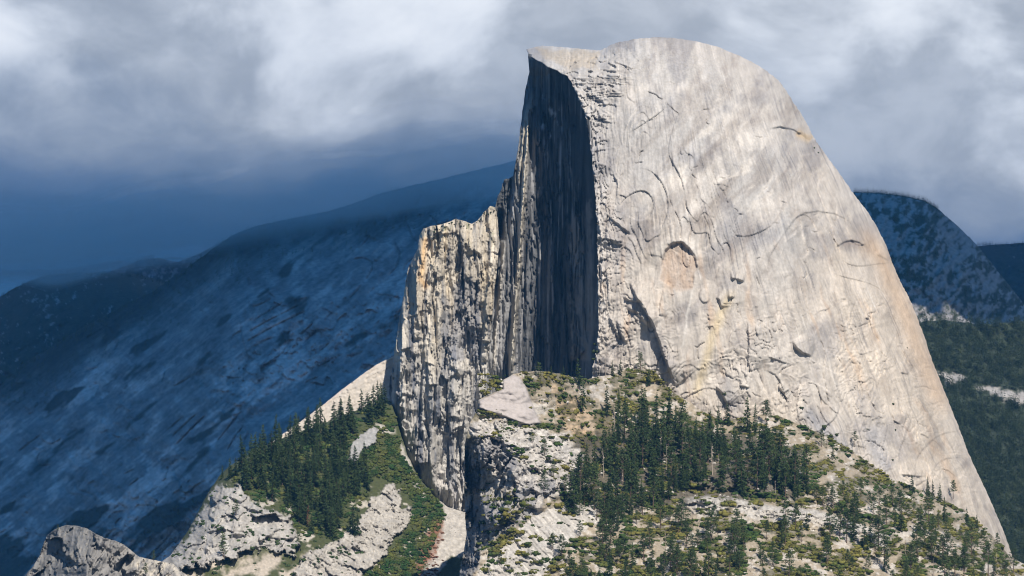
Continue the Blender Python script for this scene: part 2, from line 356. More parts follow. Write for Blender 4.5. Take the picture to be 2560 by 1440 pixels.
def build_dome():
    R = Relief(1300, 84, 2556, 1440, 2.0); X, Y = R.X, R.Y
    D = dome_depth(X, Y)
    yS = np.interp(X, *np.array(SKY, float).T)
    xE = inter(Y, EDGE)
    U = (X - 1500.0) / (Y + 927.0) * 1800.0               # fall-line coordinate: runnels fan out down the dome
    wv = 14 * fbm(X * 0.008, Y * 0.008, 3, 3)
    # broad swells, runnels along the fall line, exfoliation shells
    D += 9 * fbm(X * 0.006, Y * 0.004, 11, 3)
    D += 2.2 * fbm((U + wv) * 0.028, Y * 0.0035, 21, 4, 0.55)
    mid = ss(Y, 150, 330) * (0.25 + 1.3 * ss(fbm(X * 0.007, Y * 0.006, 23, 3), -0.15, 0.35))
    D += 1.15 * mid * ridged((U + wv * 0.8) * 0.07, Y * 0.007, 31, 3, 0.55)
    D += 0.45 * fbm(X * 0.11, Y * 0.06, 41, 4, 0.65) 
    def shells(fx, fy, seed, n, h, sharp, wgt, ux=None, octv=2):
        f = fbm((X if ux is None else ux) * fx, Y * fy, seed, octv, 0.4) * n
        fr = f - np.floor(f)
        return h * wgt * (ss(fr, 0.0, sharp) - fr)
    nearE = np.exp(-np.maximum(X - xE, 0) / 42.0) * ss(Y, 150, 240)
    shoulder = zone(X, Y, [(1330, 110), (1500, 120), (1590, 150), (1560, 230), (1500, 330), (1450, 260), (1400, 170)], 30)
    crown = zone(X, Y, [(1480, 110), (1640, 92), (1900, 160), (1960, 230), (1880, 230), (1700, 180), (1560, 190)], 30)
    low = ss(Y, 640, 900) * ss(fbm(X * 0.01, Y * 0.01, 71, 3), -0.35, 0.2)
    D -= shells(0.005, 0.016, 51, 7, 6.0, 0.06, shoulder, X + .5 * Y, 3)
    D -= shells(0.012, 0.03, 55, 8, 2.6, 0.12, crown * 0.9)
    D -= shells(0.018, 0.005, 61, 8, 9.0, 0.10, nearE, None, 4)
    patchy = ss(fbm(X * 0.006, Y * 0.006, 64, 3), 0.0, 0.35)
    D -= shells(0.006, 0.004, 67, 6, 2.4, 0.05, 0.1 + 1.0 * patchy, U, 3)
    D -= shells(0.012, 0.011, 73, 7, 2.6, 0.05, low, None, 3)
    D += 0.9 * nearE * ridged(X * 0.09, Y * 0.02, 81, 3)
    D += 1.2 * shoulder * ridged((X + .6 * Y) * 0.016, (Y - .15 * X) * 0.075, 83, 4, .6)
    R.D = D
    # large flakes and overhangs traced where they stand
    R.flake([(1572, 700), (1592, 738), (1612, 772), (1634, 808), (1650, 850), (1662, 890), (1676, 925), (1690, 965)], 17, 6, 90, 1, 2, 6)
    R.flake([(1556, 738), (1575, 750), (1605, 752)], 6.5, 6, 40, 1, 2)
    R.flake([(1566, 766), (1590, 776), (1612, 796), (1628, 820)], 8.6, 9, 40, 1, 2)
    R.flake([(1522, 786), (1535, 812), (1550, 850)], 7.2, 6, 30, 1, 2)
    R.flake([(1543, 796), (1553, 835), (1572, 862)], 7.2, 5, 40, 1, 2)
    R.flake([(1503, 590), (1525, 598), (1560, 602)], 5.8, 5, 30, 1, 2); R.flake([(1508, 606), (1535, 604), (1562, 612)], 6.5, 5, 30, 1, 2)
    R.flake([(1505, 622), (1520, 618), (1545, 626)], 4.3, 4, 22, 1, 2)
    R.flake([(1515, 530), (1535, 552), (1562, 572), (1582, 588)], 5.8, 4, 40, 1, 2)
    R.flake([(1920, 320), (1950, 314), (1985, 322), (2012, 338), (2040, 356)], 10.1, 6, 70, 1, 2)
    R.flake([(1984, 334), (2005, 328), (2030, 345)], 7.2, 6, 25, 1, 2)
    R.flake([(1985, 548), (2010, 531), (2045, 526), (2085, 532), (2112, 544), (2150, 572)], 5.0, 4, 60, 1, 2)
    R.flake([(2090, 616), (2108, 602), (2130, 598), (2150, 604), (2172, 620)], 9.4, 6, 50, 1, 1.5)
    R.flake([(2190, 632), (2207, 640), (2226, 650)], 8.6, 6, 40, 1, 1.5)
    R.flake([(1984, 848), (1994, 868), (2010, 880), (2032, 888)], 10.8, 9, 45, 1, 1.5)
    R.flake([(2178, 762), (2182, 785), (2176, 800), (2180, 822)], 6.5, 4, 40, 1, 1)
    R.flake([(2162, 792), (2174, 796)], 5.8, 5, 20, 1, 1); R.flake([(2196, 764), (2208, 756), (2218, 764)], 5.0, 4, 24, 1, 1)
    for pts in ([(1826, 695), (1842, 693)], [(1840, 694), (1862, 702)], [(1818, 742), (1838, 740)]):
        R.flake(pts, 9, 6, 16, 1, 1, 3)
    R.flake([(1790, 742), (1800, 748), (1806, 772)], 5.8, 4, 30, 1, 1)
    R.flake([(1650, 668), (1660, 626), (1682, 603), (1708, 603), (1730, 624), (1748, 652)], 5.8, 6, 40, 1, 1.5)
    R.flake([(1842, 362), (1868, 378), (1902, 373)], 4.3, 4, 30, -1, 1.5)
    R.flake([(1860, 172), (1885, 190), (1910, 208), (1938, 220)], 4.3, 4, 30, 1, 1.5)
    R.flake([(1886, 158), (1905, 164)], 2.9, 3, 12, 1, 1)
    R.flake([(1870, 796), (1874, 850), (1872, 905), (1880, 930)], 6.5, 4, 50, 1, 2)
    R.flake([(1888, 812), (1896, 840)], 3.6, 3, 20, 1, 1)
    R.flake([(1868, 895), (1890, 948), (1914, 985), (1935, 1020)], 5.8, 4, 40, -1, 2)
    R.flake([(1790, 962), (1808, 985), (1822, 1015)], 7.2, 5, 40, 1, 2); R.flake([(1848, 962), (1875, 968)], 4.3, 4, 20, 1, 1)
    R.flake([(1944, 962), (1958, 982), (1975, 968)], 5.0, 4, 20, 1, 1); R.flake([(1920, 890), (1975, 910)], 3.6, 3, 30, 1, 2)
    R.flake([(2255, 868), (2272, 900), (2280, 922)], 5.8, 5, 30, 1, 1.5); R.flake([(2250, 928), (2272, 934)], 5.0, 5, 16, 1, 1)
    R.flake([(2012, 1010), (2025, 1040), (2052, 1085), (2075, 1115)], 6.5, 7, 60, -1, 3)
    R.flake([(2232, 1030), (2236, 1050), (2252, 1062)], 4.3, 3, 20, 1, 1); R.flake([(2300, 1128), (2322, 1160), (2330, 1186)], 3.6, 3, 24, 1, 1)
    R.flake([(2250, 1184), (2280, 1188), (2312, 1190)], 5.0, 3, 22, 1, 1); R.flake([(2350, 1168), (2372, 1176), (2392, 1192)], 4.3, 3, 22, 1, 1)
    R.flake([(2140, 1032), (2156, 1030)], 3.6, 3, 15, 1, 1); R.flake([(2296, 1082), (2310, 1086), (2324, 1096)], 4.3, 3, 18, 1, 1)
    R.flake([(1480, 860), (1492, 840), (1500, 880), (1482, 930)], 5.0, 5, 22, 1, 2)
    for pts in ([(1440, 222), (1462, 280), (1478, 300)], [(1462, 232), (1490, 240), (1520, 268)], [(1486, 262), (1502, 292), (1520, 300)],
                [(1490, 318), (1494, 370), (1500, 430)], [(1496, 440), (1506, 470), (1502, 540)], [(1500, 650), (1506, 700), (1502, 760)],
                [(1660, 720), (1650, 770), (1652, 800)], [(1430, 205), (1470, 214), (1500, 208), (1540, 216)], [(1460, 180), (1500, 172), (1545, 178)],
                [(1492, 520), (1500, 575), (1508, 640), (1506, 690)], [(1515, 660), (1522, 720), (1518, 770)], [(1530, 420), (1545, 460), (1540, 500)]):
        R.flake(pts, 5, 3, 26, 1, 3)
    r = np.random.default_rng(8)
    # many short exfoliation edges: shallow arcs and fall-line cracks
    for k in range(90):
        cx = r.uniform(1500, 2480); cy = r.uniform(160, 1150)
        if cx > np.interp(cy, *np.array(SKY, float)[9:, ::-1].T) - 30: continue
        L = 5 + 30 * r.random() ** 1.6; vert = r.random() < 0.55
        a = math.atan2(cy + 927, cx - 1500) + r.normal(0, 0.22) if vert else r.normal(0.05, 0.35)
        bow = r.uniform(-0.3, 0.3) * L; dx, dy = math.cos(a) * L, math.sin(a) * L
        R.flake([(cx - dx, cy - dy), (cx - math.sin(a) * bow, cy + math.cos(a) * bow), (cx + dx, cy + dy)], r.uniform(0.8, 2.6), 2.0, r.uniform(8, 30), 1 if r.random() < 0.7 else -1, 4)
    D = R.D
    # long exfoliation cracks and fall-line seams, broken where the rock is sound
    g1 = fbm((U + 2 * wv) * .006, Y * .0016, 131, 3, .5) * 3; m1 = ss(fbm(X * .012, Y * .006, 133, 4, .6), .06, .30)
    D += 5 * veins(g1, 2.0, 1.2) * m1 * ss(Y, 170, 320)
    g2 = fbm((X + wv) * .004, Y * .007, 135, 4, .5) * 2; m2 = ss(fbm(X * .015, Y * .015, 137, 4, .6), .10, .35)
    D += 5 * veins(g2, 2.0, 1.2) * m2
    g3 = fbm(X * .014, Y * .006, 139, 3, .45) * 5; D += 7 * veins(g3, 2.0, 1.2) * np.clip(nearE * 1.5 + shoulder * .35 + .5 * low, 0, 1) * ss(fbm(X * .02, Y * .02, 141, 3), .0, .15)
    # a few broad exfoliation sheets with clean lips
    D -= shells(.0032, .0030, 155, 4, 3.5, .02, ss(fbm(X * .005, Y * .005, 157, 3), -.15, .15))
    near = np.clip(1.2 * nearE + shoulder, 0, 1)
    D += near * 3.2 * crag((X + .6 * Y) * .011, (Y - .25 * X) * .032, 140, 3, .42) + low * 1.5 * crag(X * .020, Y * .020, 144, 3, .45) + .35 * crag((U + wv) * .03, Y * .009, 148, 2)
    # rough recess under the arch
    rec = zone(X, Y, [(1655, 650), (1672, 615), (1700, 605), (1730, 630), (1745, 665), (1730, 720), (1690, 730), (1650, 700)], 8, 6)
    D += rec * (2 + 3.0 * ridged(X * 0.06, Y * 0.03, 95, 5, .65))
    # keep the skin smooth right at the sky line
    # ---- rock colours
    C = np.zeros(X.shape + (3,)) + G(0.43, 0.415, 0.40)
    warm = ss(Y, 350, 950) * 0.7 + 0.5 * ss(X - np.interp(Y, *np.array(SKY, float)[9:, ::-1].T), -260, 0)
    C = mixc(C, C * 0 + G(0.54, 0.475, 0.40), np.clip(warm + 0.5 * fbm(X * 0.006, Y * 0.004, 101, 3), 0, 1))
    st = fbm((U + wv) * 0.035, Y * 0.004, 105, 4, 0.6)
    C *= (1 + 0.26 * st)[..., None]
    st2 = ss(fbm((U + wv) * 0.10, Y * 0.006, 109, 3, 0.6), 0.05, 0.5)
    C = mixc(C, C * G(0.66, 0.67, 0.70), st2 * 0.8 * ss(Y, 140, 260))
    dkst = ss(fbm((U + wv * .6) * .16, Y * .004, 147, 3, .6), .18, .42) * ss(fbm(X * .007, Y * .004, 149, 3), -.05, .25); C = mixc(C, C * G(.55, .56, .60), dkst * .95 * ss(Y, 170, 320))
    wtst = ss(fbm((U + wv * .8) * .12, Y * .005, 151, 3, .6), .2, .45) * ss(fbm(X * .008, Y * .004, 153, 3), 0., .3); C = mixc(C, C * 0 + G(.62, .575, .52), wtst * .7)
    C = mixc(C, C * 0 + G(0.52, 0.36, 0.23), np.clip(0.55 * ss(fbm((U + wv) * 0.022, Y * 0.005, 113, 4), 0.18, 0.55) * ss(Y, 480, 760), 0, 1))
    # swept stains across the middle of the dome, running down to the left
    sa = X * .62 - Y * .78; sb = X * .78 + Y * .62; mz = blob(X, Y, 1800, 440, 260, 230)
    C = mixc(C, C * G(.74, .70, .67), mz * ss(fbm(sa * .004, (sb + wv) * .020, 161, 5, .6), -.12, .25) * .95)
    C = mixc(C, C * 0 + G(.60, .56, .51), mz * ss(fbm((sa + wv) * .008, (sb + 2 * wv) * .022, 163, 5, .6), .10, .34) * .8)
    C = mixc(C, C * G(.80, .78, .77), blob(X, Y, 1640, 700, 90, 200) * ss(fbm((U + wv) * .05, Y * .01, 165, 4, .6), -.1, .3) * .8)
    C = mixc(C, C * 0 + G(.58, .55, .52), nearE * .5 * ss(fbm(X * .05, Y * .01, 167, 3), -.3, .2))
    # grey weathered patches, pale fresh scars, tan stripes
    gp = ss(fbm(X * 0.008, Y * 0.006, 117, 5, .6), 0.05, 0.3)
    C = mixc(C, C * G(0.72, 0.73, 0.77), gp * 0.9)
    gq = ss(fbm(X * 0.02, Y * 0.012, 118, 5, .6), 0.1, 0.35); C = mixc(C, C * G(0.80, 0.78, 0.77), gq * .8)
    for (bx, by, rx, ry, ro, w) in ((1690, 455, 46, 24, -0.3, .9), (1875, 345, 40, 22, -0.3, 1.), (1850, 262, 36, 14, 0.1, .7), (1825, 292, 16, 12, 0, .9), (1600, 225, 28, 12, -.4, .6), (1700, 222, 36, 14, -.2, .5),
                                    (1730, 515, 70, 16, -0.8, .6), (1760, 440, 70, 14, -0.9, .4), (1920, 520, 50, 20, -0.6, .6), (2130, 420, 40, 20, .6, .4), (1820, 940, 120, 60, 0, .4), (2000, 950, 160, 80, .3, .35), (1720, 610, 30, 24, .5, .9)):
        wgt = blob(X, Y, bx, by, rx, ry, ro) * (0.8 + 0.5 * fbm(X * 0.05, Y * 0.02, 119, 3))
        C = mixc(C, C * 0 + G(0.62, 0.58, 0.53), np.clip(1.1 * w * wgt * (.6 + .8 * ss(fbm((U + wv) * .08, Y * .01, 127, 3), -.2, .3)), 0, 1))
    def stripe(pts, w, col, k):
        nonlocal C
        d, _, t = polydist(X + 5 * fbm(X * .03, Y * .03, 7, 3), Y, pts)
        C = mixc(C, C * 0 + col, k * np.exp(-(d / w) ** 2) * np.clip(np.minimum(t, 1 - t) * 8, 0, 1))
    stripe([(1835, 720), (1805, 780), (1785, 830), (1768, 890), (1748, 960), (1735, 1010)], 12, G(0.56, 0.47, 0.32), .8)
    stripe([(1738, 690), (1722, 770), (1712, 830), (1702, 885)], 3.0, G(0.58, 0.55, 0.51), .7)
    stripe([(1660, 600), (1640, 640), (1625, 700)], 12, G(0.58, 0.54, 0.48), .5)
    stripe([(2150, 560), (2210, 660), (2270, 800), (2320, 930), (2370, 1050)], 26, G(0.58, 0.42, 0.28), .65)
    stripe([(1990, 330), (2030, 350)], 10, G(0.55, 0.42, 0.27), .9); stripe([(2105, 612), (2130, 606), (2155, 614)], 7, G(0.30, 0.25, 0.22), .8)
    C = mixc(C, C * 0 + G(0.42, 0.31, 0.23), rec * (0.55 + 0.45 * fbm(X * .06, Y * .03, 121, 3)))
    stripe([(1810, 935), (1825, 985), (1815, 1030)], 14, G(0.30, 0.29, 0.29), .7); stripe([(2010, 1010), (2035, 1050), (2090, 1110), (2150, 1180)], 22, G(0.29, 0.29, 0.31), .75)
    stripe([(2180, 1060), (2190, 1130), (2230, 1180)], 20, G(0.31, 0.31, 0.33), .6)
    C = mixc(C, C * 0 + G(0.43, 0.36, 0.27), zone(X, Y, [(1340, 120), (1500, 130), (1490, 170), (1420, 172), (1370, 150)], 14, 10) * 0.55)
    C *= (1 + 0.20 * fbm(X * 0.12, Y * 0.05, 123, 4, .6) + .13 * fbm((U + wv * .5) * .24, Y * .012, 125, 3, .6) + .16 * fbm(X * .035, Y * .03, 126, 5, .65))[..., None]
    C *= G(.93, .935, .945)
    R.D, R.C = D, C
    sky = roughen(SKY, 2.6, 0.09, 3, 3.0)
    edge = roughen([(x, y) for y, x in EDGE], 5.0, 0.07, 9, 3.0)[::-1]
    outline = list(map(tuple, sky)) + [(2545, 1425), (2300, 1400), (2050, 1240), (1800, 1140), (1600, 1050), (1468, 1040)] + list(map(tuple, edge))
    o = R.mesh('granite_dome', outline, M_rock, (25, 90, 260), (0.004, 0.03, 0.14))
    struct(o, 'huge bare pale granite dome with a sheer cut side', 'dome'); return R
DOME = build_dome()

# ------------------------------------------------------------------ the sheer dark face on the dome's left
def build_face():
    R = Relief(1180, 120, 1504, 1060, 2.0); X, Y = R.X, R.Y
    xE = inter(Y, EDGE); yE = DOME.at(xE + 4, np.clip(Y, 140, 1000))
    yE = inter(Y, [(130, 4130), (150, 4050), (190, 3945), (250, 3890), (330, 3845), (480, 3800), (650, 3775), (1060, 3745)])
    g = np.maximum(xE - X, 0)
    prof = np.interp(g, [0, 20, 90, 150, 200, 260, 330], [0, 75, 178, 214, 222, 230, 245])
    D = yE + prof
    topw = 1 - ss(Y, 170, 330); D = D * (1 - topw) + (yE + g * 1.9) * topw
    wv = 5 * fbm(X * 0.012, Y * 0.004, 5, 3)
    D += 16 * fbm((X + wv) * 0.016, Y * 0.0022, 201, 3) * ss(g, 5, 60)
    D += (6 + 9 * ss(g, 110, 200)) * ridged((X + wv) * 0.055, Y * 0.0025, 205, 5, 0.6) * ss(g, 4, 40)
    D += 1.2 * fbm(X * 0.10, Y * 0.03, 209, 3) + 6 * crag((X + wv) * .045, Y * .006, 210, 3, .5) * ss(g, 5, 40)
    rib = np.zeros_like(X)
    R.D = D
    # the long sunlit rib and lesser ribs left of the shaded hollow
    for pts, h, w in (([(1332, 220), (1318, 330), (1311, 430), (1303, 560), (1295, 680), (1286, 800), (1276, 930), (1270, 1000)], 20, 9),
                      ([(1318, 260), (1303, 380), (1293, 470)], 8, 5), ([(1262, 600), (1252, 700), (1240, 830), (1232, 960)], 10, 6), ([(1285, 480), (1280, 560)], 7, 4)):
        R.flake(pts, h, w * 0.7, w, 1, 3, 8); R.flake([(x + 2, y) for x, y in pts], h * .7, w * 0.5, w * 1.4, -1, 3, 8)
    # slot where the front buttress ends, and the brown slab right of the hollow
    R.crack([(1254, 520), (1248, 600), (1244, 660)], 8, 40, 2)
    R.flake([(1418, 640), (1428, 720), (1432, 830), (1424, 905)], 26, 10, 60, 1, 3, 6)
    R.flake([(1440, 905), (1455, 880), (1462, 872)], 12, 4, 30, 1, 2)
    D = R.D
    D += 9 * veins(fbm((X + wv) * .03, Y * .0025, 231, 3, .5) * 5, 2.0, 2.0) * ss(fbm(X * .02, Y * .004, 233, 3), -.1, .2) * ss(g, 10, 50)
    nb = zone(X, Y, [(1240, 430), (1285, 430), (1278, 520), (1262, 600), (1236, 600)], 8)
    D += nb * (25 + 6 * ridged(X * .06, Y * .05, 215, 3))
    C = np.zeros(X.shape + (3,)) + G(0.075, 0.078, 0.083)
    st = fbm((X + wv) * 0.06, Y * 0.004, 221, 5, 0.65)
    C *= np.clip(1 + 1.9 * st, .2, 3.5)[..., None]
    C *= (.55 + .75 * (1 - ss(X + wv * 2, 1300, 1400)) + .5 * ss(X + wv, 1425, 1460) * ss(Y, 480, 640))[..., None]  # deepens the hollow's shade in the rock colour itself
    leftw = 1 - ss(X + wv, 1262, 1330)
    C = mixc(C, C * 0 + G(0.27, 0.27, 0.27), leftw * ss(st, -0.2, 0.25) * (.4 + .6 * ss(Y, 330, 620)))  # left part, where sun grazes, also painted paler
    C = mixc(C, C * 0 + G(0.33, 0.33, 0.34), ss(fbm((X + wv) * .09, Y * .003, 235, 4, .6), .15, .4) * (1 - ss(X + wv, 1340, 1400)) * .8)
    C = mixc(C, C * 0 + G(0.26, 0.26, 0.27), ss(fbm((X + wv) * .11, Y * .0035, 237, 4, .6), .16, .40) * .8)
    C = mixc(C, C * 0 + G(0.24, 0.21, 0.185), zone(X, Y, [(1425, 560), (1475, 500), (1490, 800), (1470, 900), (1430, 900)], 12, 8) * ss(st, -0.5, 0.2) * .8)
    C = mixc(C, C * 0 + G(0.30, 0.31, 0.33), ss(fbm(X * .05, Y * .02, 225, 4), .12, .4) * zone(X, Y, [(1350, 240), (1400, 230), (1400, 310), (1375, 360), (1350, 300)], 12, 8))
    def stripe(pts, w, col, k):
        nonlocal C
        d, _, t = polydist(X + 3 * fbm(X * .04, Y * .02, 7, 3), Y, pts)
        C = mixc(C, C * 0 + col, k * np.exp(-(d / w) ** 2) * np.clip(np.minimum(t, 1 - t) * 8, 0, 1) * (0.55 + 0.6 * ss(fbm(X * .12, Y * .01, 229, 3), -.3, .4)))
    stripe([(1332, 220), (1318, 330), (1311, 430), (1303, 560), (1295, 680), (1286, 800), (1276, 930), (1270, 1000)], 6, G(0.52, 0.475, 0.39), 1.)  # sunlight on the ribs also painted in as pale stripes
    stripe([(1318, 260), (1303, 380), (1293, 470)], 4, G(0.5, 0.45, 0.36), .8); stripe([(1262, 600), (1252, 700), (1240, 830), (1232, 960)], 5, G(0.5, 0.47, 0.42), .8)
    C = mixc(C, C * 0 + G(0.05, 0.055, 0.06), nb * .8)  # shade on the notch rock painted near-black
    C = np.clip(C, 0.02, 0.8)
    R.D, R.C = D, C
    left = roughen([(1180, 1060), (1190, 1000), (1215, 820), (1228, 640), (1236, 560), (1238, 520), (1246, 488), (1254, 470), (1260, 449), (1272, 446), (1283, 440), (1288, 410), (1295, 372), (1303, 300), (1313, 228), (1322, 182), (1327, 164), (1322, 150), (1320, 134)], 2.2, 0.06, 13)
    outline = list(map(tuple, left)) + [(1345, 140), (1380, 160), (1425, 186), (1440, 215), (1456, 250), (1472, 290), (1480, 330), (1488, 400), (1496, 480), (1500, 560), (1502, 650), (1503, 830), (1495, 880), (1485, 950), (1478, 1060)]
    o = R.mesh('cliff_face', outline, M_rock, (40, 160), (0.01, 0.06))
    struct(o, 'sheer shadowed granite face streaked dark, left of the dome', 'cliff'); return R
FACE = build_face()

# ------------------------------------------------------------------ sunlit lower buttress left of the face
def build_shield():
    R = Relief(960, 505, 1262, 1340, 2.0); X, Y = R.X, R.Y
    xl = inter(Y, [(505, 1060), (590, 1048), (650, 1030), (720, 1012), (790, 1000), (850, 990), (930, 978), (1010, 982), (1080, 1000), (1150, 1020), (1200, 1050), (1250, 1090), (1340, 1140)])
    g = np.clip((X - xl) / 55.0, 0, 1)
    D = 3965 - 0.05 * (X - 1100) + 55 * (1 - np.sqrt(1 - (1 - g) ** 2)) - (Y - 900) * 0.10
    D += 60 * (1 - ss(Y, 520, 600)) * ss(X, 1000, 1200) * 0.4
    wx = 8 * fbm(X * 0.02, Y * 0.012, 301, 4)
    D += 14 * fbm((X + wx) * 0.014, Y * 0.003, 305, 3)
    D += 5 * ridged((X + .5 * wx) * 0.035, Y * 0.0025, 309, 4, 0.5)
    rough = zone(X, Y, [(1100, 560), (1240, 520), (1250, 700), (1230, 1000), (1170, 1020), (1100, 900), (1080, 760)], 25, 20)
    D += 17 * crag((X + .5 * wx) * .026, Y * .0038, 313, 4, .45) + 2.5 * rough * crag((X + wx) * 0.05, Y * 0.03, 314, 3, 0.55)
    D += .8 * ridged(X * 0.12, Y * 0.02, 317, 3, .6)
    R.D = D
    for pts, h in (([(1050, 590), (1044, 680), (1040, 760), (1030, 850)], 16), ([(1205, 610), (1200, 700), (1192, 780), (1186, 860)], 14), ([(1010, 780), (1006, 860), (1000, 950)], 12),
                   ([(1098, 880), (1094, 960), (1090, 1060)], 10), ([(1130, 960), (1128, 1040), (1122, 1110)], 9), ([(1228, 600), (1222, 700), (1214, 800), (1206, 900)], 12), ([(1060, 930), (1056, 1010), (1052, 1080)], 9)):
        R.flake(pts, h, 6, 34, 1, 4, 6)
    R.flake([(1100, 990), (1116, 950), (1140, 928), (1160, 950)], 8, 6, 22, 1, 3)
    R.flake([(1165, 640), (1185, 620), (1205, 640)], 10, 8, 25, 1, 3); R.flake([(1082, 580), (1110, 584), (1150, 576)], 6, 5, 30, 1, 3)
    r = np.random.default_rng(28)
    for k in range(150):
        cx = r.uniform(985, 1245); cy = r.uniform(560, 1240); L = r.uniform(6, 24); vert = r.random() < 0.65
        a = math.pi / 2 + r.normal(0, .2) if vert else r.normal(0, .5)
        dx, dy = math.cos(a) * L, math.sin(a) * L; bow = r.uniform(-.35, .35) * L
        R.flake([(cx - dx, cy - dy), (cx - math.sin(a) * bow, cy + math.cos(a) * bow), (cx + dx, cy + dy)], r.uniform(3, 8), 3, r.uniform(6, 20), 1, 2)
    D = R.D
    D += 6 * veins(fbm((X + wx) * .03, Y * .005, 341, 2, .45) * 5, 2.0, 1.8) * ss(fbm(X * .02, Y * .01, 343, 3), -.05, .25)
    C = np.zeros(X.shape + (3,)) + G(0.41, 0.375, 0.32)
    st = fbm((X + wx) * 0.05, Y * 0.005, 321, 5, 0.6)
    C *= np.clip(1 + 1.0 * st, .3, 2)[..., None]
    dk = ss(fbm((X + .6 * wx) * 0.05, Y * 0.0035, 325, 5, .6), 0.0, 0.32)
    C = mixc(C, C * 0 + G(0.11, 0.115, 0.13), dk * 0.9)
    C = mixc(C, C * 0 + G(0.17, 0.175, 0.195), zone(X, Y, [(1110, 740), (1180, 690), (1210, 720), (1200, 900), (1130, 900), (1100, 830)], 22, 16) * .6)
    tan = ss(fbm((X + wx) * 0.03, Y * 0.006, 329, 4), 0.02, 0.4) * (1 - ss(Y, 900, 1050))
    C = mixc(C, C * 0 + G(0.54, 0.46, 0.33), tan * .42)
    d, _, t = polydist(X + wx * .3, Y, [(1062, 600), (1056, 660), (1052, 700), (1064, 715)]); C = mixc(C, C * 0 + G(0.56, 0.38, 0.20), .8 * np.exp(-(d / 8) ** 2))
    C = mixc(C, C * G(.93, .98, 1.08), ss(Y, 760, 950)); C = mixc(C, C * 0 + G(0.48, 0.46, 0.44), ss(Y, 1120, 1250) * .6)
    C = mixc(C, C * 0 + G(0.20, 0.22, 0.14), ss(fbm(X * .05, Y * .05, 331, 3), .2, .45) * (1 - ss(Y, 560, 640)) * .6)
    C *= (1 + 0.15 * fbm(X * 0.15, Y * 0.1, 335, 3))[..., None]
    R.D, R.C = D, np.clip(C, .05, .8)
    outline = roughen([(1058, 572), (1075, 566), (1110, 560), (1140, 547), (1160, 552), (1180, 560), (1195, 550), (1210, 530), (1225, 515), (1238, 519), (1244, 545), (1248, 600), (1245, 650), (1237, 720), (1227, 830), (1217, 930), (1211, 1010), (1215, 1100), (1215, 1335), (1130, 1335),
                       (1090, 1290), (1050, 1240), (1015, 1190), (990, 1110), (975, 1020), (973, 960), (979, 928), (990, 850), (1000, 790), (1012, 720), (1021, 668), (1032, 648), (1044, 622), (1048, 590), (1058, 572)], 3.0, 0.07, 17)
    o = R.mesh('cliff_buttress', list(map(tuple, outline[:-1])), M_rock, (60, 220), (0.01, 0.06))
    struct(o, 'sunlit streaked granite buttress with a flat ragged top', 'cliff'); return R
SHIELD = build_shield()

# ------------------------------------------------------------------ smooth sunlit apron behind the left stand of firs
def build_apron():
    R = Relief(660, 880, 1010, 1160, 2.5); X, Y = R.X, R.Y
    R.D = 4045 + (1100 - Y) * .3 - 0.15 * (X - 800)
    k = (X + Y * 1.35)
    R.D += 2.2 * fbm((Y + X * .62) * 0.05, (X - Y) * 0.006, 401, 4, .6) + .6 * fbm(X * .1, Y * .1, 402, 2)
    f = fbm((Y + X * .62) * 0.03, (X - Y) * 0.004, 405, 3) * 6; fr = f - np.floor(f); R.D -= 3.0 * (ss(fr, 0, .12) - fr)
    C = np.zeros(X.shape + (3,)) + G(0.50, 0.455, 0.40); C *= (1 + .16 * fbm((Y + X * .62) * 0.07, (X - Y) * 0.01, 407, 4, .6))[..., None]
    R.C = C
    outline = roughen([(670, 1112), (700, 1090), (740, 1062), (800, 1018), (870, 962), (940, 912), (992, 886), (1000, 1010), (900, 1050), (760, 1110), (680, 1140), (670, 1112)], 2.0, .05, 19)
    o = R.mesh('granite_apron', list(map(tuple, outline[:-1])), M_rock, (80,), (0.01,))
    struct(o, 'smooth sunlit granite slope behind the left firs', 'slope'); return R
APRON = build_apron()

# ------------------------------------------------------------------ ridge in front of the dome (right) and its left wall
RTOP = [(1150, 1520), (1148, 1440), (1166, 1340), (1160, 1230), (1161, 1110), (1174, 1060), (1193, 1022), (1196, 1000), (1230, 984), (1258, 972), (1257, 950), (1284, 935), (1310, 930), (1345, 927), (1400, 934), (1440, 945), (1470, 948), (1500, 941), (1530, 936), (1560, 926), (1600, 919), (1640, 930),
        (1665, 962), (1690, 986), (1720, 1002), (1760, 1030), (1800, 1050), (1850, 1046), (1900, 1036), (1950, 1041), (2010, 1066), (2080, 1096), (2150, 1140), (2200, 1180), (2260, 1211), (2330, 1233), (2390, 1266), (2440, 1301), (2480, 1340), (2520, 1386), (2560, 1410), (2720, 1450), (2720, 1520)]
LEDGE = [(1700, 1246), (1760, 1242), (1830, 1246), (1900, 1256), (1960, 1268), (2030, 1276), (2090, 1290), (2150, 1312), (2210, 1332)]
SLAB = [(1285, 937), (1298, 943), (1312, 962), (1325, 995), (1338, 1030), (1352, 1058), (1318, 1062), (1290, 1052), (1240, 1034), (1197, 1020), (1198, 1001), (1231, 986), (1258, 973), (1258, 950)]
BIGSLAB = [(1490, 1262), (1440, 1258), (1380, 1268), (1320, 1300), (1270, 1350), (1225, 1395), (1180, 1450), (1180, 1500), (1330, 1500), (1360, 1440), (1400, 1380), (1450, 1330), (1500, 1300)]
WALL = [(1150, 1470), (1168, 1340), (1160, 1230), (1162, 1105), (1185, 1100), (1212, 1125), (1205, 1170), (1200, 1240), (1215, 1320), (1200, 1400), (1170, 1470)]
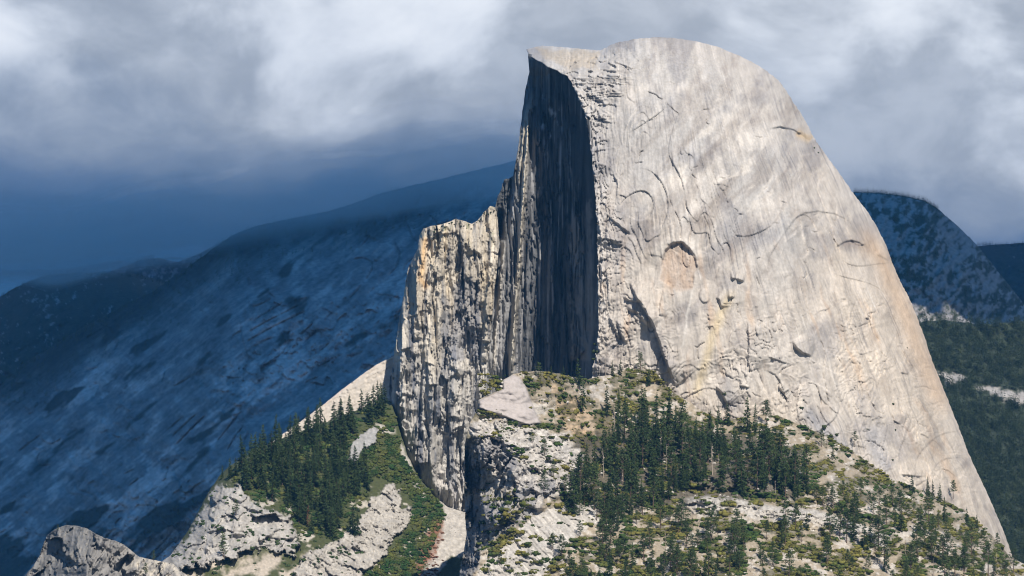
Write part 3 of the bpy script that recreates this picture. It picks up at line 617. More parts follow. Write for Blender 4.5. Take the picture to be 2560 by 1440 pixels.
def build_ridge():
    R = Relief(1140, 910, 2600, 1520, 2.0); X, Y = R.X, R.Y
    D = 3160 + (1440 - Y) * (.5 + .6 * ss(X, 1260, 1620)) + 240 * ss(X, 1750, 2500)
    top = np.interp(X, *np.array(RTOP[11:-1], float).T)
    contact = dome_depth(X, np.clip(Y, 900, 1400)) - 12
    w = (1 - ss(Y - top, -10, 130)) * ss(X, 1480, 1680)
    D = D * (1 - w) + np.maximum(contact, D) * w
    D += 22 * fbm(X * 0.008, Y * 0.012, 501, 4) + 5 * fbm(X * .03, Y * .05, 505, 4, .55)
    # dark wall that falls away to the left
    lim = inter(Y, [(910, 1190), (1100, 1192), (1180, 1205), (1300, 1212), (1400, 1190), (1520, 1165)]) + 6 * fbm(Y * .03, X * .01, 507, 3)
    gl = np.clip((lim - X) / 45.0, 0, 1.4) * ss(Y, 1085, 1130)
    D += 80 * gl + ss(gl, 0, .2) * 16 * crag(X * .05, Y * .012, 549, 3, .5)
    craggy = zone(X, Y, [(1165, 1100), (1230, 1090), (1330, 1180), (1400, 1210), (1330, 1290), (1240, 1340), (1190, 1400), (1150, 1440)], 20, 18)
    D += craggy * (15 * crag((X + .4 * Y) * 0.020, (Y - .3 * X) * 0.010, 511, 4, .45) + 95 * ss(1345 - X, 0, 190) ** 1.3 * ss(Y, 1080, 1260) + 12 * ss(X, 1330, 1190))
    pale = zone(X, Y, [(1180, 1050), (1300, 1060), (1420, 1090), (1460, 1150), (1440, 1230), (1330, 1250), (1230, 1200), (1180, 1110)], 16, 16)
    D += pale * (6 * crag((X + .5 * Y) * .018, (Y - .5 * X) * .026, 513, 4, .45) + 3.5 * veins(fbm((X + .5 * Y) * .01, (Y - .5 * X) * .016, 514, 3, .5) * 5, 2., 1.6))
    slab = zone(X, Y, SLAB, 3)
    big = zone(X, Y, BIGSLAB, 12, 10)
    D -= slab * 9
    D += big * (5.5 * fbm((X + Y) * .012, (X - Y * .9) * .06, 517, 4, .6))
    # rock ledge with a short drop below its crest
    yl = np.interp(X, *np.array(LEDGE, float).T); lw = ss(X, 1680, 1740) * (1 - ss(X, 2190, 2240))
    dl = Y - yl + 6 * fbm(X * .02, Y * .01, 519, 3)
    D -= lw * 26 * ss(dl, -4, 12) * np.exp(-np.maximum(dl - 12, 0) / 40.0) * 1.0
    D += lw * 14 * np.exp(-((dl + 14) / 14.0) ** 2)
    D += lw * 9 * crag(X * .03, Y * .06, 547, 3, .5) * np.exp(-(dl / 45.0) ** 2)
    ledge = lw * ss(dl, -6, 4) * (1 - ss(dl, 34, 70)) * ss(fbm(X * .02, Y * .03, 521, 3), -.45, .1)
    stony = ss(fbm(X * .02, Y * .03, 523, 3), -.3, .2)
    lump = np.maximum(ridged(X * .06, Y * .1, 527, 4, .65), -.2)
    D -= 4.5 * lump * stony * (1 - slab) * (1 - big)
    R.D = D
    r = np.random.default_rng(33)
    for k in range(120):
        cx, cy = (r.uniform(1170, 1470), r.uniform(1060, 1420)); L = r.uniform(6, 22); a = r.normal(1.0, .5) if cx < 1300 else r.normal(.5, .5)
        dx, dy = math.cos(a) * L, math.sin(a) * L
        R.flake([(cx - dx, cy - dy), (cx + r.normal(0, 3), cy + r.normal(0, 3)), (cx + dx, cy + dy)], r.uniform(2, 6), 3, r.uniform(6, 18), 1, 2)
    for pts in ([(1216, 1090), (1208, 1140), (1222, 1200)], [(1235, 1190), (1255, 1240), (1262, 1290)], [(1270, 1160), (1290, 1200), (1298, 1235)], [(1190, 1240), (1212, 1290), (1226, 1330)], [(1200, 1330), (1250, 1310), (1300, 1278)]):
        R.flake(pts, 10, 6, 30, 1, 3)
    D = R.D
    # ---- colours
    n1 = fbm(X * .015, Y * .025, 531, 4); n2 = fbm(X * .06, Y * .09, 533, 3)
    C = np.zeros(X.shape + (3,)) + G(0.31, 0.265, 0.20)
    C = mixc(C, C * 0 + G(0.46, 0.425, 0.38), ss(n1 + .8 * n2, -.05, .3))
    C = mixc(C, C * 0 + G(0.42, 0.31, 0.20), zone(X, Y, [(1380, 960), (1450, 1000), (1530, 1060), (1540, 1110), (1460, 1110), (1400, 1050)], 16, 14) * .7)
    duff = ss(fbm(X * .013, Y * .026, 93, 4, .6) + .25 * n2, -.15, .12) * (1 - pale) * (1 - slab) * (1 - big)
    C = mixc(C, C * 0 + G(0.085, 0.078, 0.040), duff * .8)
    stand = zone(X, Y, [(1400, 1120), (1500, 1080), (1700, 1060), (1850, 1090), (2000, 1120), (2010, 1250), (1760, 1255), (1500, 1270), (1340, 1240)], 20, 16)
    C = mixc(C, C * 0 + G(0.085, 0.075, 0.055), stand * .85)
    C = mixc(C, C * 0 + G(0.41, 0.39, 0.365) * (1 + .8 * fbm((X + .5 * Y) * .05, (Y - .5 * X) * .07, 535, 4, .65)[..., None]), np.clip(pale + craggy * .7, 0, 1) * .9)
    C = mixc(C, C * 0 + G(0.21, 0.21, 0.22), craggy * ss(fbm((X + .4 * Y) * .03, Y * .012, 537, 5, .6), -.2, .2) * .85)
    C = mixc(C, C * 0 + G(0.42, 0.40, 0.37) * (1 + .65 * fbm((X + Y) * .012, (X - Y * .9) * .09, 539, 4, .6)[..., None]), big * .95)
    C = mixc(C, C * 0 + G(0.42, 0.40, 0.37) * (1 + .8 * fbm(X * .06, Y * .12, 545, 4, .65)[..., None]), np.clip(ledge, 0, 1) * .9)
    C = mixc(C, C * 0 + G(0.40, 0.365, 0.35) * (1 + .12 * fbm((X + Y) * .03, (X - Y) * .03, 541, 4)[..., None]), slab)
    C = mixc(C, C * 0 + G(0.15, 0.155, 0.165) * (1 + .5 * fbm(X * .08, Y * .008, 543, 4)[..., None]), zone(X, Y, WALL, 8, 6) * .85)  # shade of the left-facing wall also painted in as dark grey
    C *= (1 + .42 * (1 - slab)[..., None] * fbm(X * .16, Y * .22, 551, 3, .6)[..., None])
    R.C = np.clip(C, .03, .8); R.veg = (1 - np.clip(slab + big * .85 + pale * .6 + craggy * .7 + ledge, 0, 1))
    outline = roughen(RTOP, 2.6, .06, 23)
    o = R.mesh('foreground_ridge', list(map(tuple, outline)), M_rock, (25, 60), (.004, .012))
    struct(o, 'brushy granite ridge in front of the dome', 'ridge'); return R
RIDGE = build_ridge()

# ------------------------------------------------------------------ lower left spur with the stand of firs, gully and outcrops
SPUR = [(380, 1520), (395, 1412), (425, 1388), (445, 1362), (475, 1318), (498, 1275), (520, 1232), (548, 1190), (570, 1168), (600, 1148), (650, 1120), (700, 1098), (760, 1075), (810, 1058), (860, 1040), (900, 1022), (940, 1004), (975, 1000), (990, 1040),
        (1000, 1080), (1020, 1140), (1045, 1190), (1080, 1235), (1120, 1268), (1175, 1285), (1235, 1300), (1235, 1520)]
OUT_A = [(480, 1330), (540, 1215), (600, 1215), (640, 1262), (720, 1290), (745, 1330), (740, 1385), (640, 1370), (560, 1400), (470, 1420), (420, 1440), (400, 1400)]
OUT_B = [(735, 1440), (760, 1390), (850, 1345), (900, 1300), (935, 1245), (975, 1205), (998, 1225), (1005, 1270), (1030, 1265), (1022, 1310), (985, 1345), (960, 1390), (900, 1440), (880, 1520), (730, 1520)]
OUT_C = [(870, 1150), (875, 1115), (905, 1085), (935, 1066), (946, 1075), (938, 1105), (905, 1125), (888, 1160)]
TALUS = [(1105, 1250), (1170, 1275), (1240, 1310), (1240, 1400), (1130, 1390), (1085, 1440), (1060, 1500), (1045, 1440), (1085, 1370), (1108, 1300)]
def build_spur():
    R = Relief(370, 980, 1250, 1520, 2.0); X, Y = R.X, R.Y
    D = 3400 + (1440 - Y) * 1.0 + ss(X, 560, 1200) * 215
    left = np.interp(Y, *np.array(SPUR[1:18], float)[::-1, ::-1].T)
    g = np.clip((X - left) / 110.0, 0, 1); D += 130 * (1 - np.sqrt(1 - (1 - g) ** 2))
    D += 14 * fbm(X * .009, Y * .012, 601, 4) + 3.5 * fbm(X * .035, Y * .045, 603, 4, .55)
    A = zone(X, Y, OUT_A, 3, 16, 3, .04); B = zone(X, Y, OUT_B, 2, 12, 4, .05); Cc = zone(X, Y, OUT_C, 1.5, 5, 2, .06); T = zone(X, Y, TALUS, 14, 12, 5)
    D -= A * (16 - 22 * crag((X + .3 * Y) * .011, Y * .015, 605, 4, .36)); D -= B * (12 - 10 * crag((X + .9 * Y) * .011, (X * .8 - Y) * .026, 606, 4, .42) - 4 * ridged((X + Y) * .02, (X * .7 - Y) * .045, 607, 4, .6)); D -= Cc * 12
    D += T * 1.2 * ridged(X * .08, Y * .1, 609, 3)
    f = fbm((X + Y * 1.2) * .01, (X * .6 - Y) * .03, 611, 3) * 6; fr = f - np.floor(f); D -= B * 4 * (ss(fr, 0, .15) - fr)
    R.D = D
    for pts, h in (([(600, 1262), (660, 1282), (725, 1292)], 10), ([(640, 1330), (700, 1345), (742, 1345)], 8), ([(500, 1330), (560, 1322), (620, 1340)], 8), ([(745, 1310), (748, 1350), (755, 1385)], 9), ([(590, 1270), (583, 1320), (576, 1370)], 8), ([(560, 1215), (548, 1260), (530, 1300)], 9)):
        R.flake(pts, h, 5, 30, 1, 4)
    r = np.random.default_rng(37)
    for k in range(110):
        cx, cy = r.uniform(430, 1030), r.uniform(1210, 1430); L = r.uniform(5, 18); a = r.normal(1.3, .5) if cx < 740 else r.normal(2.4, .3)
        dx, dy = math.cos(a) * L, math.sin(a) * L
        if A[int((cy - 980) / 2), int((cx - 370) / 2)] + B[int((cy - 980) / 2), int((cx - 370) / 2)] < .4: continue
        R.flake([(cx - dx, cy - dy), (cx + r.normal(0, 3), cy + r.normal(0, 3)), (cx + dx, cy + dy)], r.uniform(2, 6), 3, r.uniform(6, 16), 1, 2)
    n1 = fbm(X * .02, Y * .025, 613, 4); n2 = fbm(X * .07, Y * .09, 615, 3)
    C = np.zeros(X.shape + (3,)) + G(0.065, 0.075, 0.032)
    C = mixc(C, C * 0 + G(0.42, 0.39, 0.34), ss(n1 + .4 * n2, .18, .4) * ss(Y, 1180, 1280))
    low = ss(Y, 1370, 1400) * (1 - ss(X, 900, 1000)); C = mixc(C, C * 0 + G(0.42, 0.37, 0.31), low * ss(n1, -.2, .2))
    C = mixc(C, C * 0 + G(0.36, 0.345, 0.325) * (1 + .6 * fbm((X + 8 * n1) * .045, Y * .014, 617, 5, .65)[..., None]), A * .95)
    C = mixc(C, C * 0 + G(0.37, 0.35, 0.32) * (1 + .55 * fbm((X + Y) * .018, (X * .8 - Y) * .07, 619, 5, .65)[..., None]), B)
    C = mixc(C, C * 0 + G(0.30, 0.30, 0.30) * (1 + .2 * n2[..., None]), Cc)
    C = mixc(C, C * 0 + G(0.40, 0.375, 0.34) * (1 + .4 * n2[..., None]), T)
    C = mixc(C, C * 0 + G(0.23, 0.115, 0.075), zone(X, Y, [(1085, 1300), (1112, 1300), (1105, 1350), (1075, 1400), (1050, 1440), (1040, 1400), (1060, 1340)], 10, 10) * (.5 + .5 * ss(n2, -.2, .3)))
    C = mixc(C, C * 0 + G(0.48, 0.45, 0.41), zone(X, Y, [(940, 1060), (985, 1062), (990, 1085), (955, 1085)], 8, 6) * .8)
    C = mixc(C, C * 0 + G(0.45, 0.42, 0.38), zone(X, Y, [(1000, 1100), (1022, 1150), (1045, 1205), (1070, 1250), (1052, 1245), (1025, 1190), (1005, 1150)], 7, 6) * .8)
    C *= (1 + .4 * fbm(X * .16, Y * .2, 621, 3, .6)[..., None])
    R.C = np.clip(C, .02, .8); R.rock = np.clip(A + B + Cc + T, 0, 1)
    o = R.mesh('forested_spur', list(map(tuple, roughen(SPUR, 2.6, .06, 29))), M_rock, (80, 260), (.01, .05))
    struct(o, 'steep spur with dark firs and granite outcrops', 'spur'); return R
SPURR = build_spur()

# ------------------------------------------------------------------ small dark knob at the lower left corner
def build_knob():
    R = Relief(30, 1295, 480, 1520, 2.0); X, Y = R.X, R.Y
    D = 3120 + (1440 - Y) * .55
    crest = inter(Y, [(1300, 235), (1340, 240), (1400, 222), (1440, 215), (1520, 205)]) + 7 * fbm(Y * .03, X * .01, 701, 3)
    D += np.where(X < crest, (crest - X) * 1.25, (X - crest) * .18)
    D += 28 * crag((X + .3 * Y) * .015, (Y - .2 * X) * .009, 703, 4, .40) + 2 * fbm(X * .09, Y * .07, 705, 3)
    R.D = D
    for pts in ([(300, 1345), (318, 1360), (330, 1372)], [(250, 1350), (240, 1390), (218, 1410)], [(290, 1350), (270, 1380), (280, 1410)], [(160, 1385), (185, 1400), (200, 1420)], [(190, 1330), (195, 1370), (205, 1400)]):
        R.flake(pts, 7, 4, 24, 1, 3)
    C = np.zeros(X.shape + (3,)) + G(0.21, 0.205, 0.20); n2 = fbm(X * .07, Y * .05, 707, 4)
    C *= (1 + .7 * fbm((X + .4 * Y) * .06, Y * .02, 709, 5, .65))[..., None]
    C = mixc(C, C * 0 + G(0.13, 0.135, 0.14), (1 - ss(X - crest, -20, 30)) * .6 * ss(n2, -.5, .3))  # side turned from the sun painted darker
    C = mixc(C, C * 0 + G(0.44, 0.41, 0.36), ss(X, 300, 350) * ss(n2, -.3, .3))
    R.C = np.clip(C, .03, .8)
    outline = roughen([(40, 1520), (62, 1438), (80, 1420), (98, 1390), (108, 1362), (118, 1338), (140, 1322), (165, 1312), (195, 1315), (218, 1322), (240, 1334), (262, 1345), (288, 1352), (310, 1362), (330, 1378), (348, 1392), (365, 1396), (395, 1402), (430, 1408), (470, 1440), (475, 1520)], 2.6, .07, 31)
    o = R.mesh('rock_knob', list(map(tuple, outline)), M_rock, (60, 200), (.01, .06))
    struct(o, 'dark jagged rock knob at lower left', 'rock'); return R
KNOB = build_knob()

# ------------------------------------------------------------------ long shaded mountainside behind, left
MTOP = [(-140, 1040), (0, 948), (60, 906), (120, 872), (200, 822), (260, 790), (330, 752), (380, 730), (420, 702), (470, 668), (505, 642), (545, 612), (580, 588), (640, 564), (700, 552), (760, 540), (820, 528), (880, 510), (950, 484), (1020, 466), (1100, 448), (1180, 428), (1260, 408), (1330, 392)]
def build_mountain():
    R = Relief(-150, 360, 1345, 1560, 2.5); X, Y = R.X, R.Y
    top = np.interp(X, *np.array(MTOP, float).T)
    h = Y - top
    D = 5150 + 2350 * np.exp(-np.maximum(h, 0) / 480.0) + 450 * ss(X, 900, 0) * .6
    a = X * .80 - Y * .60; b = X * .60 + Y * .80         # a runs along the slabs' dip (down to the left), b across it
    al = -X * .78 + Y * .62; ac = X * .62 + Y * .78
    wv = 16 * fbm(X * .005, Y * .005, 801, 3)
    D += 140 * fbm(al * .0020, (ac + wv) * .0045, 803, 4, .5) + 40 * fbm(X * .008, Y * .008, 805, 5, .55)
    D += 16 * crag(X * .012, Y * .013, 823, 4, .55) * (.25 + ss(fbm(X * .004, Y * .004, 825, 3), -.1, .3))
    D += 20 * veins(fbm(al * .0016, ac * .006, 819, 2, .35) * 5, 2.5, 2.2) * ss(fbm(X * .007, Y * .007, 821, 3), .05, .3)
    D += 5 * fbm(X * .06, Y * .06, 807, 4, .6) + 6 * crag((al) * .020, ac * .045, 808, 3, .55) * ss(fbm(X * .006, Y * .006, 809, 3), -.2, .2)
    R.D = D
    n1 = fbm(al * .004, ac * .009, 811, 5, .55); n2 = .55 * fbm(al * .005, ac * .028, 813, 4, .55) + .6 * fbm(X * .025, Y * .025, 814, 5, .62); n3 = fbm(al * .008, ac * .07, 815, 4, .6)
    C = np.zeros(X.shape + (3,)) + G(0.27, 0.275, 0.285)
    C *= np.clip(1 + .8 * n2 + .5 * n1 + .35 * n3, .25, 2)[..., None]
    C = mixc(C, C * 0 + G(0.56, 0.51, 0.50), ss(n1 + .7 * n2 + .5 * n3, .04, .32) * (.35 + .65 * ss(Y, 650, 1000)))
    C = mixc(C, C * 0 + G(0.10, 0.11, 0.11), ss(fbm(al * .012, ac * .04, 816, 5, .65) - .3 * n1, .12, .3) * .5)
    C *= (1 + .28 * fbm(X * .11, Y * .13, 818, 3, .65) + .4 * fbm(al * .006, ac * .10, 820, 4, .6))[..., None]
    forest = np.clip((1 - ss(h + 30 * n1, 20, 150)) + 0, 0, 1) * (1 - ss(X, 1000, 1150) * .5)
    C = mixc(C, C * 0 + G(0.022, 0.034, 0.028), forest * .9)
    veg = ss(fbm(al * .005, ac * .016, 817, 4, .5) + .35 * ss(Y, 1050, 1420) - .10 + .3 * ss(X, 350, 0) * (1 - ss(Y, 900, 1100)), .16, .30)
    C = mixc(C, C * 0 + G(0.025, 0.038, 0.035), veg * .9)
    R.C = np.clip(C, .015, .8); R.forest = forest; R.vegm = veg
    o = R.mesh('mountainside', list(map(tuple, roughen(MTOP, 3.0, .05, 37))) + [(1340, 1555), (-140, 1555)], M_far, (300, 900), (.01, .05))
    struct(o, 'long blue shaded mountain slope of bare slabs', 'mountain'); return R
MOUNT = build_mountain()

def build_hill(name, top, bottom, x0, x1, d_near, d_far, seed, label, rock=0.4, step=3.0, amp=1.0):
    P = np.array(top, float); R = Relief(x0, P[:, 1].min() - 12, x1, bottom, step); X, Y = R.X, R.Y
    h = Y - np.interp(X, P[:, 0], P[:, 1]); H = bottom - P[:, 1].min()
    D = d_far - (d_far - d_near) * np.sqrt(np.clip(1 - (1 - np.clip(h / H, 0, 1)) ** 2, 0, 1))
    s = d_far / 6000.0
    D += amp * s * (90 * fbm(X * .007, Y * .007, seed, 4) + 26 * ridged((X + .6 * Y) * .02, (Y - .4 * X) * .012, seed + 2, 4, .6))
    n1 = fbm(X * .012, Y * .014, seed + 5, 4, .55); n2 = fbm((X + .5 * Y) * .06, Y * .05, seed + 7, 5, .66)
    C = np.zeros(X.shape + (3,)) + G(0.055, 0.065, 0.052)
    rk = ss(.6 * n1 + 1.1 * n2 + rock - .4, .0, .3)
    C = mixc(C, C * 0 + G(0.25, 0.24, 0.24) * (1 + .6 * n2[..., None]), rk * .9)
    R.D, R.C, R.rk = D, np.clip(C, .015, .7), rk
    o = R.mesh(name, list(map(tuple, roughen(top, 2.0, .06, seed))) + [(x1 - 1, bottom - 1), (x0 + 1, bottom - 1)], M_far, (300, 900), (.01, .05))
    struct(o, label, 'mountain'); return R
FARL = build_hill('forested_ridge', [(-150, 790), (0, 742), (40, 718), (80, 700), (120, 688), (180, 683), (260, 681), (330, 683), (380, 696), (430, 712), (520, 716)], 1000, -150, 560, 7600, 9200, 841, 'dark forested ridge low at far left', .14)
PEAK = build_hill('distant_peak', [(150, 730), (250, 690), (290, 672), (318, 664), (335, 655), (360, 648), (388, 645), (412, 647), (428, 653), (446, 655), (470, 645), (510, 628), (560, 600), (620, 590)], 800, 150, 640, 9800, 11000, 861, 'faint distant blue peak under the cloud', .3)
RHILL = build_hill('right_mountain', [(2080, 520), (2136, 480), (2200, 482), (2262, 490), (2312, 502), (2345, 522), (2400, 570), (2442, 612), (2482, 662), (2522, 712), (2560, 760), (2640, 850), (2700, 900)], 1040, 2080, 2700, 5600, 6900, 881, 'rocky wooded mountain to the right behind the dome', .60, 2.5)
FARR = build_hill('far_ridge', [(2400, 640), (2440, 616), (2480, 612), (2520, 610), (2600, 604), (2700, 600)], 900, 2400, 2700, 9500, 10500, 901, 'far dark blue wooded ridge at the right edge', .0)
def build_valley():
    R = Relief(2230, 770, 2720, 1560, 2.5); X, Y = R.X, R.Y
    D = 4550 + (1440 - Y) * 1.6 + 40 * fbm(X * .008, Y * .012, 921, 4)
    R.D = D; n = fbm(X * .03, Y * .05, 923, 4)
    C = np.zeros(X.shape + (3,)) + G(0.035, 0.045, 0.028) * (1 + .5 * n[..., None])
    for z_, k in (([(2340, 930), (2400, 935), (2420, 950), (2370, 955)], .9), ([(2440, 965), (2500, 970), (2565, 985), (2700, 1000), (2700, 1030), (2565, 1015), (2500, 995)], 1.)):
        C = mixc(C, C * 0 + G(0.33, 0.31, 0.29), zone(X, Y, z_, 6, 12, 4, .06) * k)
    R.C = C
    o = R.mesh('wooded_slope', roughen([(2240, 800), (2300, 806), (2360, 800), (2440, 812), (2520, 806), (2620, 800), (2710, 805)], 4, .05, 41).tolist() + [(2710, 1550), (2240, 1550)], M_far, (200,), (.01,))
    struct(o, 'thickly wooded slope right of the dome', 'slope'); return R
VALLEY = build_valley()

# ------------------------------------------------------------------ trees
def cone_trunk(r0, h, bend, n=7, rings=5, rnd=None):
    V = []; Fc = []
    for k in range(rings):
        t = k / (rings - 1); r = r0 * (1 - t) ** 0.9 + 0.0008
        for i in range(n):
            a = 2 * math.pi * i / n; V.append((r * math.cos(a) + bend[0] * t * t, r * math.sin(a) + bend[1] * t * t, h * t))
    for k in range(rings - 1):
        for i in range(n):
            a, b = k * n + i, k * n + (i + 1) % n; c, d = a + n, b + n
            Fc += [(a, b, d), (a, d, c)]
    return np.array(V), np.array(Fc)
class Tri:
    def __init__(s): s.v = []; s.f = []
    def tri(s, a, b, c):
        n = len(s.v); s.v += [a, b, c]; s.f.append((n, n + 1, n + 2))
    def arr(s): return np.array(s.v, float), np.array(s.f, int)
def branch_spray(T, r, z0, ang, L, droop, w, n=3):
    """one bough: overlapping drooping blades of needles with ragged side sprays"""
    ca, sa = math.cos(ang), math.sin(ang)
    def P(d, s, z): return (ca * d - sa * s, sa * d + ca * s, z)
    tip = z0 - droop * L + r.normal(0, .006)
    T.tri(P(0.0, -w * .3, z0 + .006), P(0.0, w * .3, z0 + .006), P(L, 0, tip))
    for k in range(n):
        f = (k + 1.0) / (n + .4); d = L * f; zc = z0 + (tip - z0) * f
        for sgn in (-1, 1):
            o = w * (1.15 - f * .6) * r.uniform(.7, 1.3)
            T.tri(P(d - L * .25, 0, zc + .006), P(d + L * .10, sgn * o * .25, zc - .004), P(d + L * r.uniform(-.05, .18), sgn * o, zc - r.uniform(.005, .03)))
    T.tri(P(L * .25, 0, z0 + .004), P(L * .9, 0, tip + .004), P(L * .6, r.normal(0, w * .3), tip - r.uniform(.012, .035)))
def fir(seed, R=.15, base=.10, lev=26, nb=7, sparse=0.0, n=3):
    r = np.random.default_rng(seed); T = Tri()
    lop = r.uniform(0, 6.28); wob = r.uniform(0, 6.28)
    for k in range(lev):
        t = k / (lev - 1); z = base + (1 - base) * (t ** .92) * .985
        rad = R * ((1 - t) ** .78) * (1 + .16 * math.sin(t * 17 + wob)) + .012
        for b in range(max(3, int(nb * (1 - t * .45)))):
            if r.random() < sparse: continue
            a = r.uniform(0, 6.28); L = rad * r.uniform(.6, 1.18) * (1 + .15 * math.cos(a - lop))
            branch_spray(T, r, z + r.normal(0, .012), a, L, r.uniform(.15, .55) * (1 - t * .8), .055 * (1 - t * .5), n)
    return T.arr(), cone_trunk(.014, .99, (r.normal(0, .004), r.normal(0, .004)))
def pine(seed, R=.20, base=.30, nb=30, dense=18):
    r = np.random.default_rng(seed); T = Tri(); W = Tri(); trunk = cone_trunk(.019, .97, (r.normal(0, .02), r.normal(0, .02)))
    for k in range(nb):
        t = (k + r.uniform(0, .8)) / nb; z = base + (1 - base) * t
        prof = math.sin(min(1.0, .28 + t * .95) * math.pi * .93) ** .6 if t < .95 else .3
        a = k * 2.4 + r.normal(0, .4); L = R * prof * r.uniform(.55, 1.15)
        zt = z + r.uniform(-.01, .05)
        W.tri((0, 0, z - .004), (0, 0, z + .006), (math.cos(a) * L, math.sin(a) * L, zt))
        for c in range(2):
            f = (.55, 1.0)[c]; cx, cy, cz = math.cos(a) * L * f, math.sin(a) * L * f, z + (zt - z) * f
            for q in range(int(dense * (.6, 1.)[c])):
                p = r.normal(0, 1, 3) * (.030, .030, .014); q1 = r.normal(0, 1, 3); q1 /= np.linalg.norm(q1); q2 = np.cross(q1, r.normal(0, 1, 3)); q2 /= np.linalg.norm(q2) + 1e-6
                o = np.array((cx, cy, cz)) + p; sz = r.uniform(.016, .034)
                T.tri(tuple(o - q1 * sz), tuple(o + q1 * sz), tuple(o + q2 * sz * .9))
    wv, wf = W.arr(); tv, tf = trunk
    return T.arr(), (np.vstack([tv, wv]), np.vstack([tf, wf + len(tv)]))
def snag(seed, nb=26):
    r = np.random.default_rng(seed); tv, tf = cone_trunk(.016, 1.0, (r.normal(0, .02), r.normal(0, .02))); W = Tri()
    zs = np.sort(r.uniform(.25, .97, nb)); V = [(0, 0, z) for z in zs] + [(0, 0, .98)]; Fc = []
    for k, z in enumerate(zs):
        a = r.uniform(0, 6.28); L = r.uniform(.05, .14) * (1.1 - z * .7); V.append((math.cos(a) * L, math.sin(a) * L, z + r.uniform(-.03, .04))); Fc.append((k, k + 1, len(V) - 1))
    return (np.array(V), np.array(Fc)), (tv, tf)

def make_kinds():
    K = {'fir': [], 'pine': [], 'snag': [], 'dead': []}
    for k in range(7):
        (cv, cf), (tv, tf) = fir(100 + k, (.13, .15, .17, .14, .12, .18, .15)[k], (.06, .10, .08, .16, .12, .05, .2)[k], 26, 7, (.0, .1, .0, .2, .15, 0, .3)[k])
        K['fir'].append((mesh_data('crown', cv, cf, None, M_fir), mesh_data('trunk', tv, tf, None, M_bark)))
    for k in range(7):
        (cv, cf), (tv, tf) = pine(200 + k, (.20, .17, .24, .19, .22, .16, .26)[k], (.30, .38, .25, .2, .34, .42, .15)[k], (30, 26, 34, 30, 28, 24, 36)[k])
        K['pine'].append((mesh_data('crown', cv, cf, None, M_pine), mesh_data('trunk', tv, tf, None, M_bark)))
    for k in range(3):
        (cv, cf), (tv, tf) = snag(300 + k)
        K['snag'].append((mesh_data('branches', cv, cf, None, M_pale_bark), mesh_data('trunk', tv, tf, None, M_pale_bark)))
    for k in range(2):
        (cv, cf), (tv, tf) = fir(400 + k, .10, .25, 22, 5, .35, 2)
        K['dead'].append((mesh_data('crown', cv, cf, None, M_dead), mesh_data('trunk', tv, tf, None, M_bark)))
    return K
KIND = make_kinds()
NAMES = {'fir': ('fir_tree', 'crown'), 'pine': ('pine_tree', 'crown'), 'snag': ('dead_snag', 'branches'), 'dead': ('dead_fir', 'crown')}
FORM = {'fir': ('slim', 'even', 'full-skirted', 'open-boughed', 'needle-thin', 'broad', 'ragged'), 'pine': ('rounded', 'tall-stemmed', 'spreading', 'shaggy', 'bushy-topped', 'narrow', 'wide low'), 'snag': ('forked', 'straight', 'bent'), 'dead': ('rusty', 'brown')}
def size_word(h, a, b): return 'short' if h < a else ('tall' if h > b else 'mid-sized')
_trng = np.random.default_rng(77)
N_TREES = {'fir': 0, 'pine': 0, 'snag': 0, 'dead': 0}
def plant(kind, R, px, py, hpx, label, group, var=None, wide=1.0):
    """a tree whose foot stands on relief R where the pixel meets it; hpx = its height in photo pixels"""
    w = R.world(np.array([px]), np.array([py]))[0]; h = hpx / F * w[1]
    k = _trng.integers(len(KIND[kind])) if var is None else var; cm, tm = KIND[kind][k]; nm, cn = NAMES[kind]
    root = bpy.data.objects.new(nm, None); COL.objects.link(root); root.empty_display_size = 1.0
    root.location = (w[0], w[1], w[2] - .02 * h); root.rotation_euler = (_trng.normal(0, .02), _trng.normal(0, .02), _trng.uniform(0, 6.28))
    s = h * _trng.uniform(.92, 1.12) * wide; root.scale = (s, s, h)
    for n_, m_ in ((cn, cm), ('trunk', tm)):
        c = bpy.data.objects.new(n_, m_); COL.objects.link(c); c.parent = root
    tag(root, label, {'fir': 'tree', 'pine': 'tree', 'snag': 'dead tree', 'dead': 'dead tree'}[kind], group); N_TREES[kind] += 1
    return root
def scatter(n, poly, mind, seed, keep=None, anis=.55):
    """points in a polygon no nearer than mind px (less in height)"""
    P = np.array(poly, float); r = np.random.default_rng(seed); pts = []
    for _ in range(n * 60):
        if len(pts) >= n: break
        x, y = r.uniform(P[:, 0].min(), P[:, 0].max()), r.uniform(P[:, 1].min(), P[:, 1].max())
        if not inpoly(np.array([x]), np.array([y]), poly)[0]: continue
        if keep is not None and not keep(x, y): continue
        if pts:
            a = np.array(pts)
            if (((a[:, 0] - x) ** 2 + ((a[:, 1] - y) / anis) ** 2) < mind * mind).any(): continue
        pts.append((x, y))
    return sorted(pts, key=lambda p: p[1])

